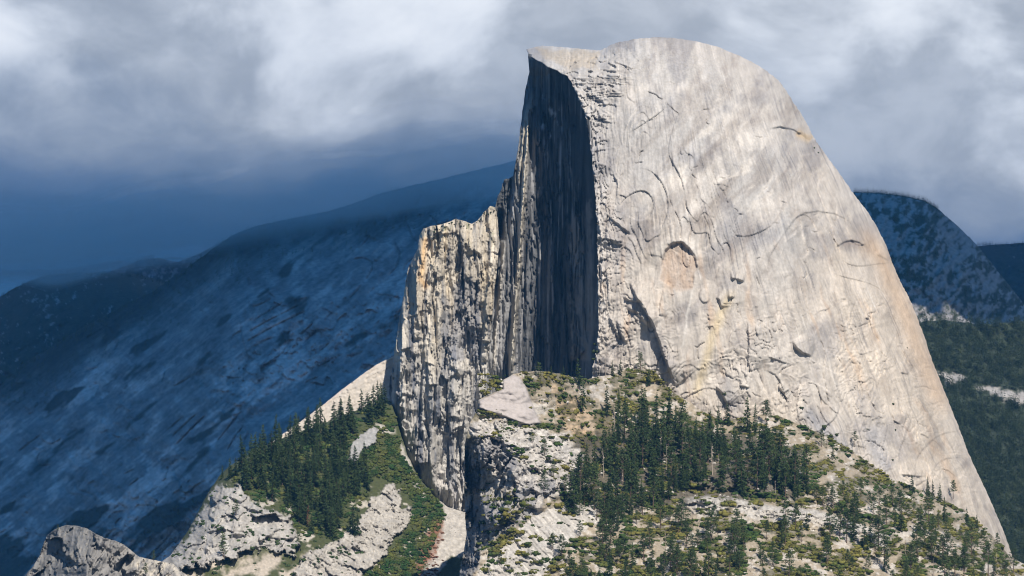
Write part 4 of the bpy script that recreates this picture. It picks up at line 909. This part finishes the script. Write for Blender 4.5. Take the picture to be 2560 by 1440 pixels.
# --- the left stand on the spur
LEFT_STAND = [(575, 1185), (640, 1140), (700, 1104), (770, 1082), (850, 1056), (920, 1026), (955, 1012), (972, 1030), (940, 1052), (890, 1070), (862, 1110), (862, 1160), (930, 1190), (930, 1215), (890, 1255), (850, 1310), (900, 1340), (850, 1350), (790, 1345), (745, 1310), (700, 1270), (640, 1252), (600, 1240)]
G_LS = 'dark firs in the left stand on the spur'
for x, y in scatter(135, LEFT_STAND, 13.5, 1):
    h = np.random.default_rng(int(x * 7 + y)).triangular(38, 70, 106) * (1.05 if y > 1150 else .95)
    v = int(_trng.integers(7)); back = np.interp(x, [575, 640, 700, 770, 850, 920, 972], [1185, 1140, 1104, 1082, 1056, 1026, 1012])
    where = 'along the skyline edge' if y < back + 28 else ('low at the front' if y > 1265 else ('beside the grey slab' if x > 830 else ('at the left end' if x < 660 else ('in the upper middle' if y < 1170 else 'in the thick middle'))))
    plant('fir', SPURR, x, y, h, f'{size_word(h, 80, 96)} {FORM["fir"][v]} dark fir {where} of the left stand', G_LS, v, float(_trng.uniform(1.05, 1.4)))
for x, y, h, v, lab in ((944, 1046, 98, 3, 'tall thin fir at the foot of the buttress, against the pale apron'), (985 - 22, 1020, 62, 1, 'fir tucked against the left edge of the streaked buttress'),
                        (802, 1082, 92, 3, 'gaunt thin fir rising above its neighbours on the apron skyline'), (795, 1090, 82, 4, 'slim fir just left of the gaunt thin fir'),
                        (740, 1105, 75, 0, 'full fir whose tip overlaps the lower end of the pale apron'), (772, 1092, 78, 2, 'broad fir left of the gaunt thin one on the apron edge'),
                        (905, 1200, 76, 2, 'lone broad fir in front of the grey slab on the spur'), (576, 1196, 56, 5, 'short broad fir at the left end of the spur stand'),
                        (556, 1196, 34, 5, 'small fir clinging to the outer left edge of the spur'), (615, 1172, 62, 0, 'fir second from the left end of the spur stand')):
    plant('fir', SPURR, x, y, h, lab, None, v)
plant('dead', SPURR, 770, 1320, 60, 'reddish dead fir at the front of the left stand', None, 0)
for x, y, h, lab in ((558, 1396, 60, 'dark pine standing alone below the left outcrop'), (748, 1378, 48, 'pine at the right end of the pale left outcrop'), (590, 1290, 42, 'pine growing on top of the left outcrop'), (145, 1328, 16, 'tiny pine on top of the dark knob'), (365, 1440, 32, 'small pine at the foot of the dark knob'), (384, 1402, 26, 'small bushy pine in the notch beside the dark knob')):
    plant('pine', SPURR if x > 400 else KNOB, x, y, h, lab, None, 3)

# --- the right stand and single trees on the ridge
RIGHT_STAND = [(1420, 1290), (1455, 1205), (1500, 1140), (1560, 1085), (1610, 1050), (1660, 1040), (1690, 1080), (1760, 1100), (1830, 1128), (1900, 1120), (1960, 1150), (2014, 1195), (2030, 1262), (1900, 1246), (1800, 1236), (1720, 1240), (1640, 1270), (1560, 1300), (1480, 1310)]
G_RS = 'dark firs in the stand below the dome'
for x, y in scatter(165, RIGHT_STAND, 13, 2, lambda x, y: fbm(np.array([x * .02]), np.array([y * .03]), 63, 2)[0] > -.22):
    h = 44 + 72 * np.random.default_rng(int(x * 5 + y)).random() ** .8
    k = np.random.default_rng(int(x + y * 3)).random()
    row = 'front row' if y > 1225 else ('back row' if y < 1150 else 'middle row'); part = ('left end', 'left half', 'centre', 'right half', 'right end')[int(np.clip((x - 1455) / 112, 0, 4))]
    kd = 'snag' if k < .05 else ('pine' if k < .25 else 'fir'); v = int(_trng.integers(len(KIND[kd]))); h *= {'snag': .8, 'pine': .95, 'fir': 1.}[kd]
    plant(kd, RIDGE, x, y, h, f'{size_word(h, 80, 98)} {FORM[kd][v]} {dict(snag="bleached snag", pine="pine", fir="dark fir")[kd]} in the {row}, {part} of the stand below the dome', dict(snag='snags', pine='tall pines', fir='dark firs')[kd] + ' in the stand below the dome', v)
for kd, x, y, h, v, lab in (('fir', 1456, 1034, 92, 3, 'tall dark fir standing alone on the tan slope'), ('fir', 1446, 968, 76, 4, 'slender fir behind the lone tall fir, against the dark face'),
                            ('pine', 1346, 946, 40, 2, 'round bushy pine on the crest right of the smooth slab'), ('fir', 1408, 948, 34, 5, 'small fir on the crest before the dark face'), ('fir', 1378, 940, 26, 2, 'little fir between the bushy pine and the dark face'),
                            ('snag', 1538, 1092, 88, 0, 'pale bare-trunked snag on the tan slope'), ('fir', 1518, 1040, 78, 1, 'fir just left of the upper clump on the ridge'), ('fir', 1545, 1052, 84, 0, 'fir in the middle of the upper clump on the ridge'),
                            ('fir', 1566, 1064, 90, 2, 'fir at the right of the upper clump on the ridge'), ('snag', 1513, 942, 48, 1, 'thin dead snag on the crest against pale rock'), ('fir', 1531, 940, 40, 5, 'short fir beside the dead snag on the crest'),
                            ('fir', 1550, 938, 42, 2, 'short full fir right of centre on the left crest group'), ('pine', 1601, 926, 46, 6, 'broad pine at the highest point of the ridge crest'), ('fir', 1622, 966, 50, 1, 'fir just below the broad crest pine'),
                            ('fir', 1797, 1054, 44, 5, 'dark fir in the shaded alcove at the dome foot'), ('fir', 1818, 1064, 62, 1, 'spindly fir right of the alcove at the dome foot'), ('fir', 1868, 1080, 92, 2, 'largest fir of the pair at the dome foot'),
                            ('fir', 1887, 1086, 80, 0, 'right-hand fir of the pair at the dome foot'), ('pine', 1915, 1062, 62, 1, 'open pine right of the pair of firs at the dome foot'), ('pine', 2054, 1118, 46, 0, 'dark pine at the edge of the brush against pale rock'),
                            ('snag', 2068, 1124, 50, 2, 'leaning grey snag beside the dark pine at the brush edge'), ('pine', 2137, 1112, 34, 4, 'small pine growing on the bare dome above the brush'), ('fir', 2282, 1232, 48, 2, 'first fir of the group at the right foot of the dome'),
                            ('fir', 2318, 1240, 52, 1, 'tall fir in the group at the right foot of the dome'), ('fir', 2332, 1248, 50, 0, 'fir in the middle of the group at the right dome foot'), ('fir', 2350, 1256, 50, 5, 'dense fir near the right end of the dome foot group'),
                            ('pine', 2383, 1246, 46, 1, 'bare-stemmed pine standing apart at the right dome foot'), ('fir', 2362, 1306, 66, 2, 'dark fir below the dome foot group'), ('fir', 2418, 1314, 48, 5, 'left fir of the pair near the lower right slab'),
                            ('fir', 2442, 1326, 42, 2, 'right fir of the pair near the lower right slab'), ('pine', 2494, 1368, 36, 0, 'last small pine before the dome meets the wooded slope'), ('fir', 2082, 1150, 46, 3, 'thin fir on the bouldery slope under the grey streak'),
                            ('snag', 1878, 1432, 46, 2, 'forked white snag near the bottom edge'), ('snag', 1665, 1180, 72, 1, 'tall pale snag at the front of the stand'), ('pine', 1330, 1110, 30, 2, 'small pine at the top of the pale rock wall'),
                            ('pine', 1362, 1140, 44, 6, 'spreading pine on the pale rock wall'), ('pine', 1384, 1190, 40, 3, 'pine midway down the pale rock wall'), ('pine', 1250, 1412, 30, 6, 'low bushy pine alone on the striated slab'),
                            ('pine', 1405, 1398, 62, 4, 'pine on the right edge of the striated slab'), ('pine', 1380, 1376, 44, 0, 'smaller pine above the striated slab edge'), ('pine', 1450, 1340, 40, 2, 'pine where the striated slab meets the brush'),
                            ('pine', 1360, 1235, 56, 2, 'dark spreading pine at the foot of the pale rock wall'), ('pine', 1448, 1208, 62, 6, 'broad dark pine at the left end of the stand'), ('pine', 1412, 1236, 50, 0, 'dark pine left of the broad pine by the stand')):
    plant(kd, RIDGE, x, y, h, lab, None, v)

# --- open pines on the near ground along the bottom
NEAR = [(1400, 1450), (1430, 1350), (1500, 1300), (1600, 1285), (1720, 1290), (1850, 1310), (1980, 1318), (2080, 1335), (2180, 1290), (2260, 1290), (2340, 1310), (2400, 1345), (2470, 1385), (2530, 1415), (2580, 1440), (2580, 1478), (1400, 1478)]
for x, y in scatter(150, NEAR, 19, 4, lambda x, y: fbm(np.array([x * .014]), np.array([y * .03]), 61, 2)[0] > -.06 - .1 * (x > 2150) + .2 * (1950 < x < 2250 and y > 1360)):
    r_ = np.random.default_rng(int(x * 3 + y)); h = 30 + 56 * r_.random() ** .8; k = r_.random()
    side = ('beside the striated slab', 'below the stand', 'below the pale ledge', 'below the right end of the ledge', 'below the bouldery slope', 'near the lower right corner')[int(np.clip((x - 1400) / 190, 0, 5))]
    row = 'on the bottom edge' if y > 1425 else ('in the lower row' if y > 1370 else 'in the upper row')
    kd = 'pine' if k < .72 else ('fir' if k < .95 else 'snag'); v = int(_trng.integers(len(KIND[kd]))); h *= {'pine': 1., 'fir': .95, 'snag': .7}[kd]
    plant(kd, RIDGE, x, y, h, f'{size_word(h, 54, 70)} {FORM[kd][v]} {dict(snag="bare snag", pine="open pine", fir="young fir")[kd]} {row} {side}', dict(snag='near snags', pine='near pines', fir='near firs')[kd] + ' on the bottom slope', v, 1.15 if kd == 'fir' else 1.)
for x, y in scatter(26, [(1990, 1240), (2100, 1230), (2260, 1270), (2330, 1300), (2300, 1320), (2150, 1280), (2050, 1270)], 26, 6):
    h = np.random.default_rng(int(x)).uniform(22, 50); v = int(_trng.integers(7)); part = ('left', 'middle', 'right')[int(np.clip((x - 1990) / 115, 0, 2))]
    plant('pine', RIDGE, x, y, h, f'{size_word(h, 32, 42)} {FORM["pine"][v]} pine on the {part} part of the bouldery slope', 'pines on the bouldery slope', v)

# --- far woods, each one mass
def woods(name, R, pts, hm, seed, label, mat=M_far_tree):
    r = np.random.default_rng(seed); protos = [fir(500 + k, .25, .03, 9, 7, .05, 1)[0] for k in range(4)]
    pts = np.array(pts); w = R.world(pts[:, 0], pts[:, 1]); Vs = []; Fs = []; n = 0
    for i in range(len(pts)):
        v, f = protos[r.integers(4)]; h = r.uniform(*hm); a = r.uniform(0, 6.28); c, s = math.cos(a), math.sin(a); k = h * r.uniform(.9, 1.3)
        Vs.append(np.stack([(v[:, 0] * c - v[:, 1] * s) * k + w[i, 0], (v[:, 0] * s + v[:, 1] * c) * k + w[i, 1], v[:, 2] * h + w[i, 2] - .03 * h], 1)); Fs.append(f + n); n += len(v)
    o = mesh_obj(name, np.vstack(Vs), np.vstack(Fs), None, mat); struct(o, label, 'forest', 'stuff'); return o
def rand_pts(n, box, seed, keep):
    r = np.random.default_rng(seed); x = r.uniform(box[0], box[2], n); y = r.uniform(box[1], box[3], n); k = keep(x, y, r.random(n)); return np.stack([x[k], y[k]], 1)
_sky = np.array(SKY, float)[9:]
woods('valley_forest', VALLEY, rand_pts(6500, (2240, 806, 2640, 1500), 3, lambda x, y, q: (x > np.interp(y, _sky[:, 1], _sky[:, 0]) - 40) & (fbm(x * .03, y * .05, 925, 3) + q * .5 > -.05) &
      (zone(x, y, [(2340, 930), (2400, 935), (2420, 950), (2370, 955)], 6) < .4) & (zone(x, y, [(2440, 965), (2500, 970), (2565, 985), (2700, 1000), (2700, 1030), (2565, 1015), (2500, 995)], 5) < .4)), (15, 27), 4, 'thick conifer forest on the slope right of the dome')
def on(R, fld, x, y): return fld[np.clip(((y - R.y0) / R.step).astype(int), 0, fld.shape[0] - 1), np.clip(((x - R.x0) / R.step).astype(int), 0, fld.shape[1] - 1)]
rt = [(2136, 480), (2200, 482), (2262, 490), (2312, 502), (2345, 522), (2400, 570), (2442, 612), (2482, 662), (2522, 712), (2560, 760), (2640, 850)]
woods('mountain_trees', RHILL, np.vstack([rand_pts(5200, (2120, 484, 2640, 840), 5, lambda x, y, q: (y > np.interp(x, *np.array(rt, float).T) + 1) & (on(RHILL, RHILL.rk, x, y) < .35 + .2 * q)),
      np.stack([np.linspace(2136, 2345, 150), np.interp(np.linspace(2136, 2345, 150), *np.array(rt, float).T) + 2], 1)]), (7, 16), 6, 'dark conifers dotting the right mountain')
xs = np.sort(rng.uniform(0, 1240, 420)); mt = np.interp(xs, *np.array(MTOP, float).T) + rng.uniform(0, 14, 420)
woods('slope_forest', MOUNT, np.vstack([np.stack([xs, mt], 1), rand_pts(9000, (0, 420, 1240, 1440), 8, lambda x, y, q: (y > np.interp(x, *np.array(MTOP, float).T) + 3) & (on(MOUNT, MOUNT.forest, x, y) * .8 + on(MOUNT, MOUNT.vegm, x, y) * .25 > q + .05))]), (8, 16), 9, 'dark conifers along the crest of the shaded mountainside')
xs = np.sort(rng.uniform(0, 470, 190)); ft = np.interp(xs, [0, 40, 80, 120, 180, 260, 330, 380, 430, 520], [742, 718, 700, 688, 683, 681, 683, 696, 712, 716]) + rng.uniform(0, 10, 190)
woods('ridge_trees', FARL, np.stack([xs, ft], 1), (9, 19), 10, 'conifers along the crest of the far left ridge')
xs = np.sort(rng.uniform(2440, 2580, 90)); woods('far_trees', FARR, np.stack([xs, 611 + rng.uniform(0, 6, 90)], 1), (9, 18), 12, 'conifers along the far blue ridge at right')

# ------------------------------------------------------------------ brush, boulders and scree
def ico(sub=0):
    t = (1 + 5 ** .5) / 2
    V = [(-1, t, 0), (1, t, 0), (-1, -t, 0), (1, -t, 0), (0, -1, t), (0, 1, t), (0, -1, -t), (0, 1, -t), (t, 0, -1), (t, 0, 1), (-t, 0, -1), (-t, 0, 1)]
    Fc = [(0, 11, 5), (0, 5, 1), (0, 1, 7), (0, 7, 10), (0, 10, 11), (1, 5, 9), (5, 11, 4), (11, 10, 2), (10, 7, 6), (7, 1, 8), (3, 9, 4), (3, 4, 2), (3, 2, 6), (3, 6, 8), (3, 8, 9), (4, 9, 5), (2, 4, 11), (6, 2, 10), (8, 6, 7), (9, 8, 1)]
    V = [np.array(v) / np.linalg.norm(v) for v in V]
    for _ in range(sub):
        mid = {}; nf = []
        def m(a, b):
            k = (min(a, b), max(a, b))
            if k not in mid: p = V[a] + V[b]; V.append(p / np.linalg.norm(p)); mid[k] = len(V) - 1
            return mid[k]
        for a, b, c in Fc:
            x, y, z = m(a, b), m(b, c), m(c, a); nf += [(a, x, z), (b, y, x), (c, z, y), (x, y, z)]
        Fc = nf
    return np.array(V), np.array(Fc)
I0, I1 = ico(0), ico(1)
def bush_proto(seed):
    r = np.random.default_rng(seed); Vs = []; Fs = []; n = 0
    for k in range(4):
        v = I0[0] * (1 + r.normal(0, .22, (12, 1))) * np.array([.45, .45, .55]) * r.uniform(.7, 1.2) + np.array([r.normal(0, .38), r.normal(0, .38), .25]); Vs.append(v); Fs.append(I0[1] + n); n += 12
    T = Tri()
    for k in range(34):
        d = r.normal(0, 1, 3); d[2] = abs(d[2]); d /= np.linalg.norm(d); o = d * np.array([.85, .85, .75]) * r.uniform(.6, 1.05); q = r.normal(0, .17, (3, 3)); T.tri(*[tuple(o + q[j]) for j in range(3)])
    v, f = T.arr(); Vs.append(v); Fs.append(f + n); return np.vstack(Vs), np.vstack(Fs)
BP = [bush_proto(600 + k) for k in range(6)]
def stone_proto(seed, base=I1):
    r = np.random.default_rng(seed); v = base[0].copy()
    for k in range(5):
        d = r.normal(0, 1, 3); d /= np.linalg.norm(d); h = r.uniform(.45, .8); s = v @ d; v -= np.maximum(s - h, 0)[:, None] * d
    return v * np.array([1, r.uniform(.7, 1), r.uniform(.55, .85)]), base[1]
SP = [stone_proto(700 + k) for k in range(6)]
def strew(name, items, protos, mat, seed, label, cat, sink=.15):
    """items: (R, px, py, width_px, aspect, colour)"""
    r = np.random.default_rng(seed); Vs = []; Fs = []; Cs = []; n = 0
    for R, x, y, w, asp, col in items:
        p = R.world(np.array([x]), np.array([y]))[0]; v, f = protos[r.integers(len(protos))]; s = .5 * w / F * p[1]; a = r.uniform(0, 6.28); c, q = math.cos(a), math.sin(a)
        Vs.append(np.stack([(v[:, 0] * c - v[:, 1] * q) * s + p[0], (v[:, 0] * q + v[:, 1] * c) * s + p[1], v[:, 2] * s * asp + p[2] - sink * s * asp], 1)); Fs.append(f + n); n += len(v)
        Cs.append(np.tile(col, (len(v), 1)) * (1 + r.normal(0, .12, (len(v), 1))))
    o = mesh_obj(name, np.vstack(Vs), np.vstack(Fs), np.vstack(Cs), mat); struct(o, label, cat, 'stuff'); return o
def brush_items():
    r = np.random.default_rng(91); it = []
    N = 26000; X = r.uniform(1200, 2575, N); Y = r.uniform(925, 1475, N)
    ok = Y > np.interp(X, *np.array(RTOP[11:-1], float).T) + 1
    n = fbm(X * .013, Y * .026, 93, 4, .6); up = Y < 1250
    p = on(RIDGE, RIDGE.veg, X, Y) * (ss(n, -.12, .12) * np.where(up, .8, .75) + .05) + .012
    p = np.where((X > 1380) & (X < 1560) & (Y > 960) & (Y < 1120), p * .6, p); ok &= r.random(N) < p
    ol = np.clip(.45 + fbm(X * .012, Y * .02, 95, 2) * 1.4 + r.normal(0, .2, N), 0, 1); wd = 6 + 20 * r.random(N) ** 1.5; asp = r.uniform(.45, .8, N); br = r.uniform(.75, 1.2, N)
    for q in np.nonzero(ok)[0]:
        it.append((RIDGE, X[q], Y[q], wd[q] * (1.25 if not up[q] else 1), asp[q], (G(.040, .070, .018) * (1 - ol[q]) + G(.150, .138, .036) * ol[q]) * br[q]))
    dense = [[(930, 1085), (1000, 1090), (1000, 1130), (1040, 1190), (1100, 1260), (1112, 1300), (1090, 1340), (1050, 1440), (900, 1445), (960, 1395), (1025, 1320), (1035, 1265), (1000, 1215), (960, 1200), (930, 1190), (880, 1180), (900, 1130)],
             [(575, 1190), (700, 1110), (950, 1015), (985, 1030), (990, 1075), (900, 1100), (930, 1200), (880, 1300), (850, 1350), (760, 1340), (700, 1275), (600, 1235)]]
    for z_, dn in ((dense[0], 3600), (dense[1], 3000)):
        P = np.array(z_, float)
        for _ in range(dn):
            x, y = r.uniform(P[:, 0].min(), P[:, 0].max()), r.uniform(P[:, 1].min(), P[:, 1].max())
            if not inpoly(np.array([x]), np.array([y]), z_)[0] or on(SPURR, SPURR.rock, np.array([x]), np.array([y]))[0] > .5: continue
            o = np.clip(.35 + 1.3 * fbm(np.array([x * .03]), np.array([y * .03]), 98, 2)[0] + r.normal(0, .12), 0, 1); it.append((SPURR, x, y, 7 + 17 * r.random() ** 1.5, r.uniform(.6, .9), (G(.026, .058, .016) * (1 - o) + G(.10, .105, .028) * o) * r.uniform(.8, 1.2)))
    for _ in range(420):
        x, y = r.uniform(420, 900), r.uniform(1225, 1460)
        if x < np.interp(y, *np.array(SPUR[1:18], float)[::-1, ::-1].T) + 4: continue
        if fbm(np.array([x * .02]), np.array([y * .03]), 97, 3)[0] < .02 and r.random() < .8: continue
        it.append((SPURR, x, y, r.uniform(7, 20), r.uniform(.6, 1.), G(.035, .055, .02) * r.uniform(.7, 1.5)))
    for _ in range(60):
        x = r.uniform(1060, 1110); y = r.uniform(1330, 1440); it.append((SPURR, x + 30 * (y - 1330) / 110 * 0, y, r.uniform(6, 14), .6, G(.12, .055, .03)))
    for x in np.linspace(1086, 1240, 26):
        it.append((SHIELD, x, np.interp(x, [1058, 1110, 1140, 1180, 1210, 1240], [574, 562, 550, 562, 534, 522]) + r.uniform(0, 14), r.uniform(4, 9), 1., G(.03, .045, .02)))
    for (x, y, w) in ((2060, 1068, 20), (2075, 1090, 16), (2092, 1087, 14), (2002, 1020, 14), (2008, 1000, 9), (2232, 1010, 10), (2238, 1075, 9), (2230, 1150, 9), (2168, 1073, 8), (1812, 985, 12), (2035, 370, 8), (2045, 382, 8), (1490, 862, 16), (1486, 880, 18), (1484, 898, 12), (2268, 870, 6), (1600, 940, 26), (1618, 952, 28), (1635, 965, 26), (1650, 950, 20), (1584, 930, 18)):
        it.append((DOME, x, y, w, .9, G(.045, .06, .022)))
    return it
strew('brush', brush_items(), BP, M_bush, 13, 'low green and olive brush over the ridge and gully', 'brush')
def stones():
    r = np.random.default_rng(55); small = []; bigs = []
    N = 6500; X = r.uniform(1190, 2560, N); Y = r.uniform(930, 1475, N); ok = Y > np.interp(X, *np.array(RTOP[11:-1], float).T) + 2
    n = fbm(X * .018, Y * .03, 99, 3); p = on(RIDGE, RIDGE.veg, X, Y) * ss(n, -.2, .25) * np.where((X > 1560) & (Y < 1250), .8, .35); ok &= r.random(N) < p
    for q in np.nonzero(ok)[0]: small.append((RIDGE, X[q], Y[q], 3 + 9 * r.random() ** 2.2, 1., G(.46, .435, .40) * r.uniform(.8, 1.15)))
    for _ in range(500):
        x, y = r.uniform(1060, 1235), r.uniform(1270, 1450)
        if zone(np.array([x]), np.array([y]), TALUS, 10)[0] < .5: continue
        small.append((SPURR, x, y, 2 + 6 * r.random() ** 2, 1., G(.50, .47, .43) * r.uniform(.8, 1.15)))
    for _ in range(60):
        x = r.uniform(1195, 1300); y = r.uniform(1045, 1100); small.append((RIDGE, x, y, 4 + 10 * r.random() ** 2, 1., G(.50, .48, .45) * r.uniform(.85, 1.1)))
    small.sort(key=lambda i: -i[3]); return small
_st = stones()
strew('scree', _st[70:], SP, M_rock, 15, 'pale broken granite blocks lying between the brush', 'rocks')
_bm = [mesh_data('boulder', v, f, np.tile(G(.47, .445, .41), (len(v), 1)), M_rock) for v, f in SP]
for k, (R, x, y, w, a_, c_) in enumerate(_st[:70]):
    p = R.world(np.array([x]), np.array([y]))[0]; o = bpy.data.objects.new('boulder', _bm[k % 6]); COL.objects.link(o); s = .5 * w / F * p[1]
    o.location = (p[0], p[1], p[2] + .15 * s); o.scale = (s * 1.1, s, s); o.rotation_euler = (0, 0, k * 1.7)
    if R is SPURR: tag(o, 'pale boulder on the talus cone below the buttress', 'boulder', 'boulders on the talus cone')
    elif x < 1320: tag(o, 'pale boulder in the pile under the smooth slab', 'boulder', 'boulders under the smooth slab')
    elif y < 1250: tag(o, 'pale granite boulder among the brush under the dome', 'boulder', 'boulders in the brush under the dome')
    else: tag(o, 'pale granite boulder on the near slope by the bottom edge', 'boulder', 'boulders on the near slope')

# ------------------------------------------------------------------ clouds and haze
def cloud_mat():
    m, nt, b = new_mat('cloud'); n = nt.nodes; l = nt.links
    d = n.new('ShaderNodeBsdfDiffuse'); d.inputs[0].default_value = (.85, .86, .88, 1); t = n.new('ShaderNodeBsdfTranslucent'); t.inputs[0].default_value = (.15, .46, .76, 1)  # blue tint colours the light the deck passes down to the slopes
    ms = n.new('ShaderNodeMixShader'); ms.inputs[0].default_value = .75; l.new(d.outputs[0], ms.inputs[1]); l.new(t.outputs[0], ms.inputs[2]); l.new(ms.outputs[0], n['Material Output'].inputs[0])
    return m
def build_shade_cloud():  # unseen deck above the view, shaped to shade the mountains behind
    xs = np.arange(-9000, 9001, 120.0); ys = np.arange(3300, 10400, 120.0); X, Y = np.meshgrid(xs, ys)
    e = np.minimum.reduce([(Y - 3900 - 650 * ss(X, 700, 1300)) / 700, (10200 - Y) / 900, (X + 8800) / 900, (8800 - X) / 900]) + .5 * fbm(X * .0011, Y * .0011, 951, 3)
    t = np.sqrt(np.clip(e, 0, 1)); lum = 1 + .5 * fbm(X * .0016, Y * .0016, 953, 4)
    base = .11 * (Y - 4000); top = base + 1560 + 420 * t * lum; bot = base + 1540 - 110 * t * lum
    keep = (e[:-1, :-1] > 0) & (e[1:, :-1] > 0) & (e[:-1, 1:] > 0) & (e[1:, 1:] > 0)
    ny, nx = X.shape; idx = np.arange(ny * nx).reshape(ny, nx)
    q = np.stack([idx[:-1, :-1], idx[:-1, 1:], idx[1:, 1:], idx[1:, :-1]], -1)[keep]
    ed = np.concatenate([q[:, [0, 1]], q[:, [1, 2]], q[:, [2, 3]], q[:, [3, 0]]]); es = np.sort(ed, 1); key = es[:, 0] * (ny * nx) + es[:, 1]; _, fi, ct = np.unique(key, return_index=True, return_counts=True); be = ed[fi[ct == 1]]
    n = ny * nx; V = np.vstack([np.stack([X, Y, top], -1).reshape(-1, 3), np.stack([X, Y, bot], -1).reshape(-1, 3)])
    Q = np.vstack([q, q[:, ::-1] + n, np.stack([be[:, 1], be[:, 0], be[:, 0] + n, be[:, 1] + n], 1)])
    used, inv = np.unique(Q.ravel(), return_inverse=True)
    o = mesh_obj('cloud', V[used], inv.reshape(-1, 4), None, cloud_mat(), True); struct(o); return o
build_shade_cloud()
def vol_mat(name, col, density, anis=0.0):
    m = bpy.data.materials.new(name); m.use_nodes = True; nt = m.node_tree; nt.nodes.remove(nt.nodes['Principled BSDF'])
    v = nt.nodes.new('ShaderNodeVolumePrincipled'); v.inputs['Color'].default_value = (*col, 1); v.inputs['Density'].default_value = density; v.inputs['Anisotropy'].default_value = anis
    nt.links.new(v.outputs[0], nt.nodes['Material Output'].inputs['Volume']); return m
def box(name, a, b, mat):
    V = [(x, y, z) for x in (a[0], b[0]) for y in (a[1], b[1]) for z in (a[2], b[2])]
    Q = [(0, 1, 3, 2), (4, 6, 7, 5), (0, 4, 5, 1), (2, 3, 7, 6), (0, 2, 6, 4), (1, 5, 7, 3)]
    return mesh_obj(name, V, Q, None, mat)
def build_bank(lift, dens):
    xs = np.arange(-2300, 330, 45.0); ys = np.arange(6000, 8300, 60.0); X, Y = np.meshgrid(xs, ys)
    e = np.minimum.reduce([(Y - 6050) / 700, (8250 - Y) / 500, (X + 2250) / 700, (310 - X) / 300]); t = np.sqrt(np.clip(e + .25 * fbm(X * .003, Y * .003, 971, 3) * ss(e, 0, .4), 0, 1))
    mid = 436 + .125 * np.maximum(X + 628, 0) - .16 * np.clip(-(X + 628), 0, 520) + 60 * fbm(X * .003, Y * .002, 973, 4); bot = mid - (8 + .12 * lift) * t * (1 + fbm(X * .006, Y * .004, 977, 4)) + 60 * (1 - t); top = mid + 10 + lift * t * (1 + .6 * fbm(X * .003, Y * .003, 975, 4))
    ny, nx = X.shape; idx = np.arange(ny * nx).reshape(ny, nx); thick = top - bot > 4; kp = thick[:-1, :-1] & thick[1:, :-1] & thick[:-1, 1:] & thick[1:, 1:]; q = np.stack([idx[:-1, :-1], idx[:-1, 1:], idx[1:, 1:], idx[1:, :-1]], -1)[kp]
    ed = np.concatenate([q[:, [0, 1]], q[:, [1, 2]], q[:, [2, 3]], q[:, [3, 0]]]); es = np.sort(ed, 1); key = es[:, 0] * (ny * nx) + es[:, 1]; _, fi, ct = np.unique(key, return_index=True, return_counts=True); be = ed[fi[ct == 1]]
    n = ny * nx; V = np.vstack([np.stack([X, Y, top], -1).reshape(-1, 3), np.stack([X, Y, bot], -1).reshape(-1, 3)])
    Q = np.vstack([q, q[:, ::-1] + n, np.stack([be[:, 1], be[:, 0], be[:, 0] + n, be[:, 1] + n], 1)]); used, inv = np.unique(Q.ravel(), return_inverse=True)
    o = mesh_obj('cloud', V[used], inv.reshape(-1, 4), None, vol_mat('cloud_mist', (.86, .95, 1.0), dens), True); struct(o); return o
for lift, dens in ((35, 5e-4), (75, 5e-4), (125, 4e-4), (180, 3e-4)): build_bank(lift, dens)
hz = box('haze', (-30500, -4500, -961), (30500, 40500, 720), vol_mat('haze', (0.11, 0.42, 0.95), 1.5e-5)); struct(hz, None, None, 'stuff')
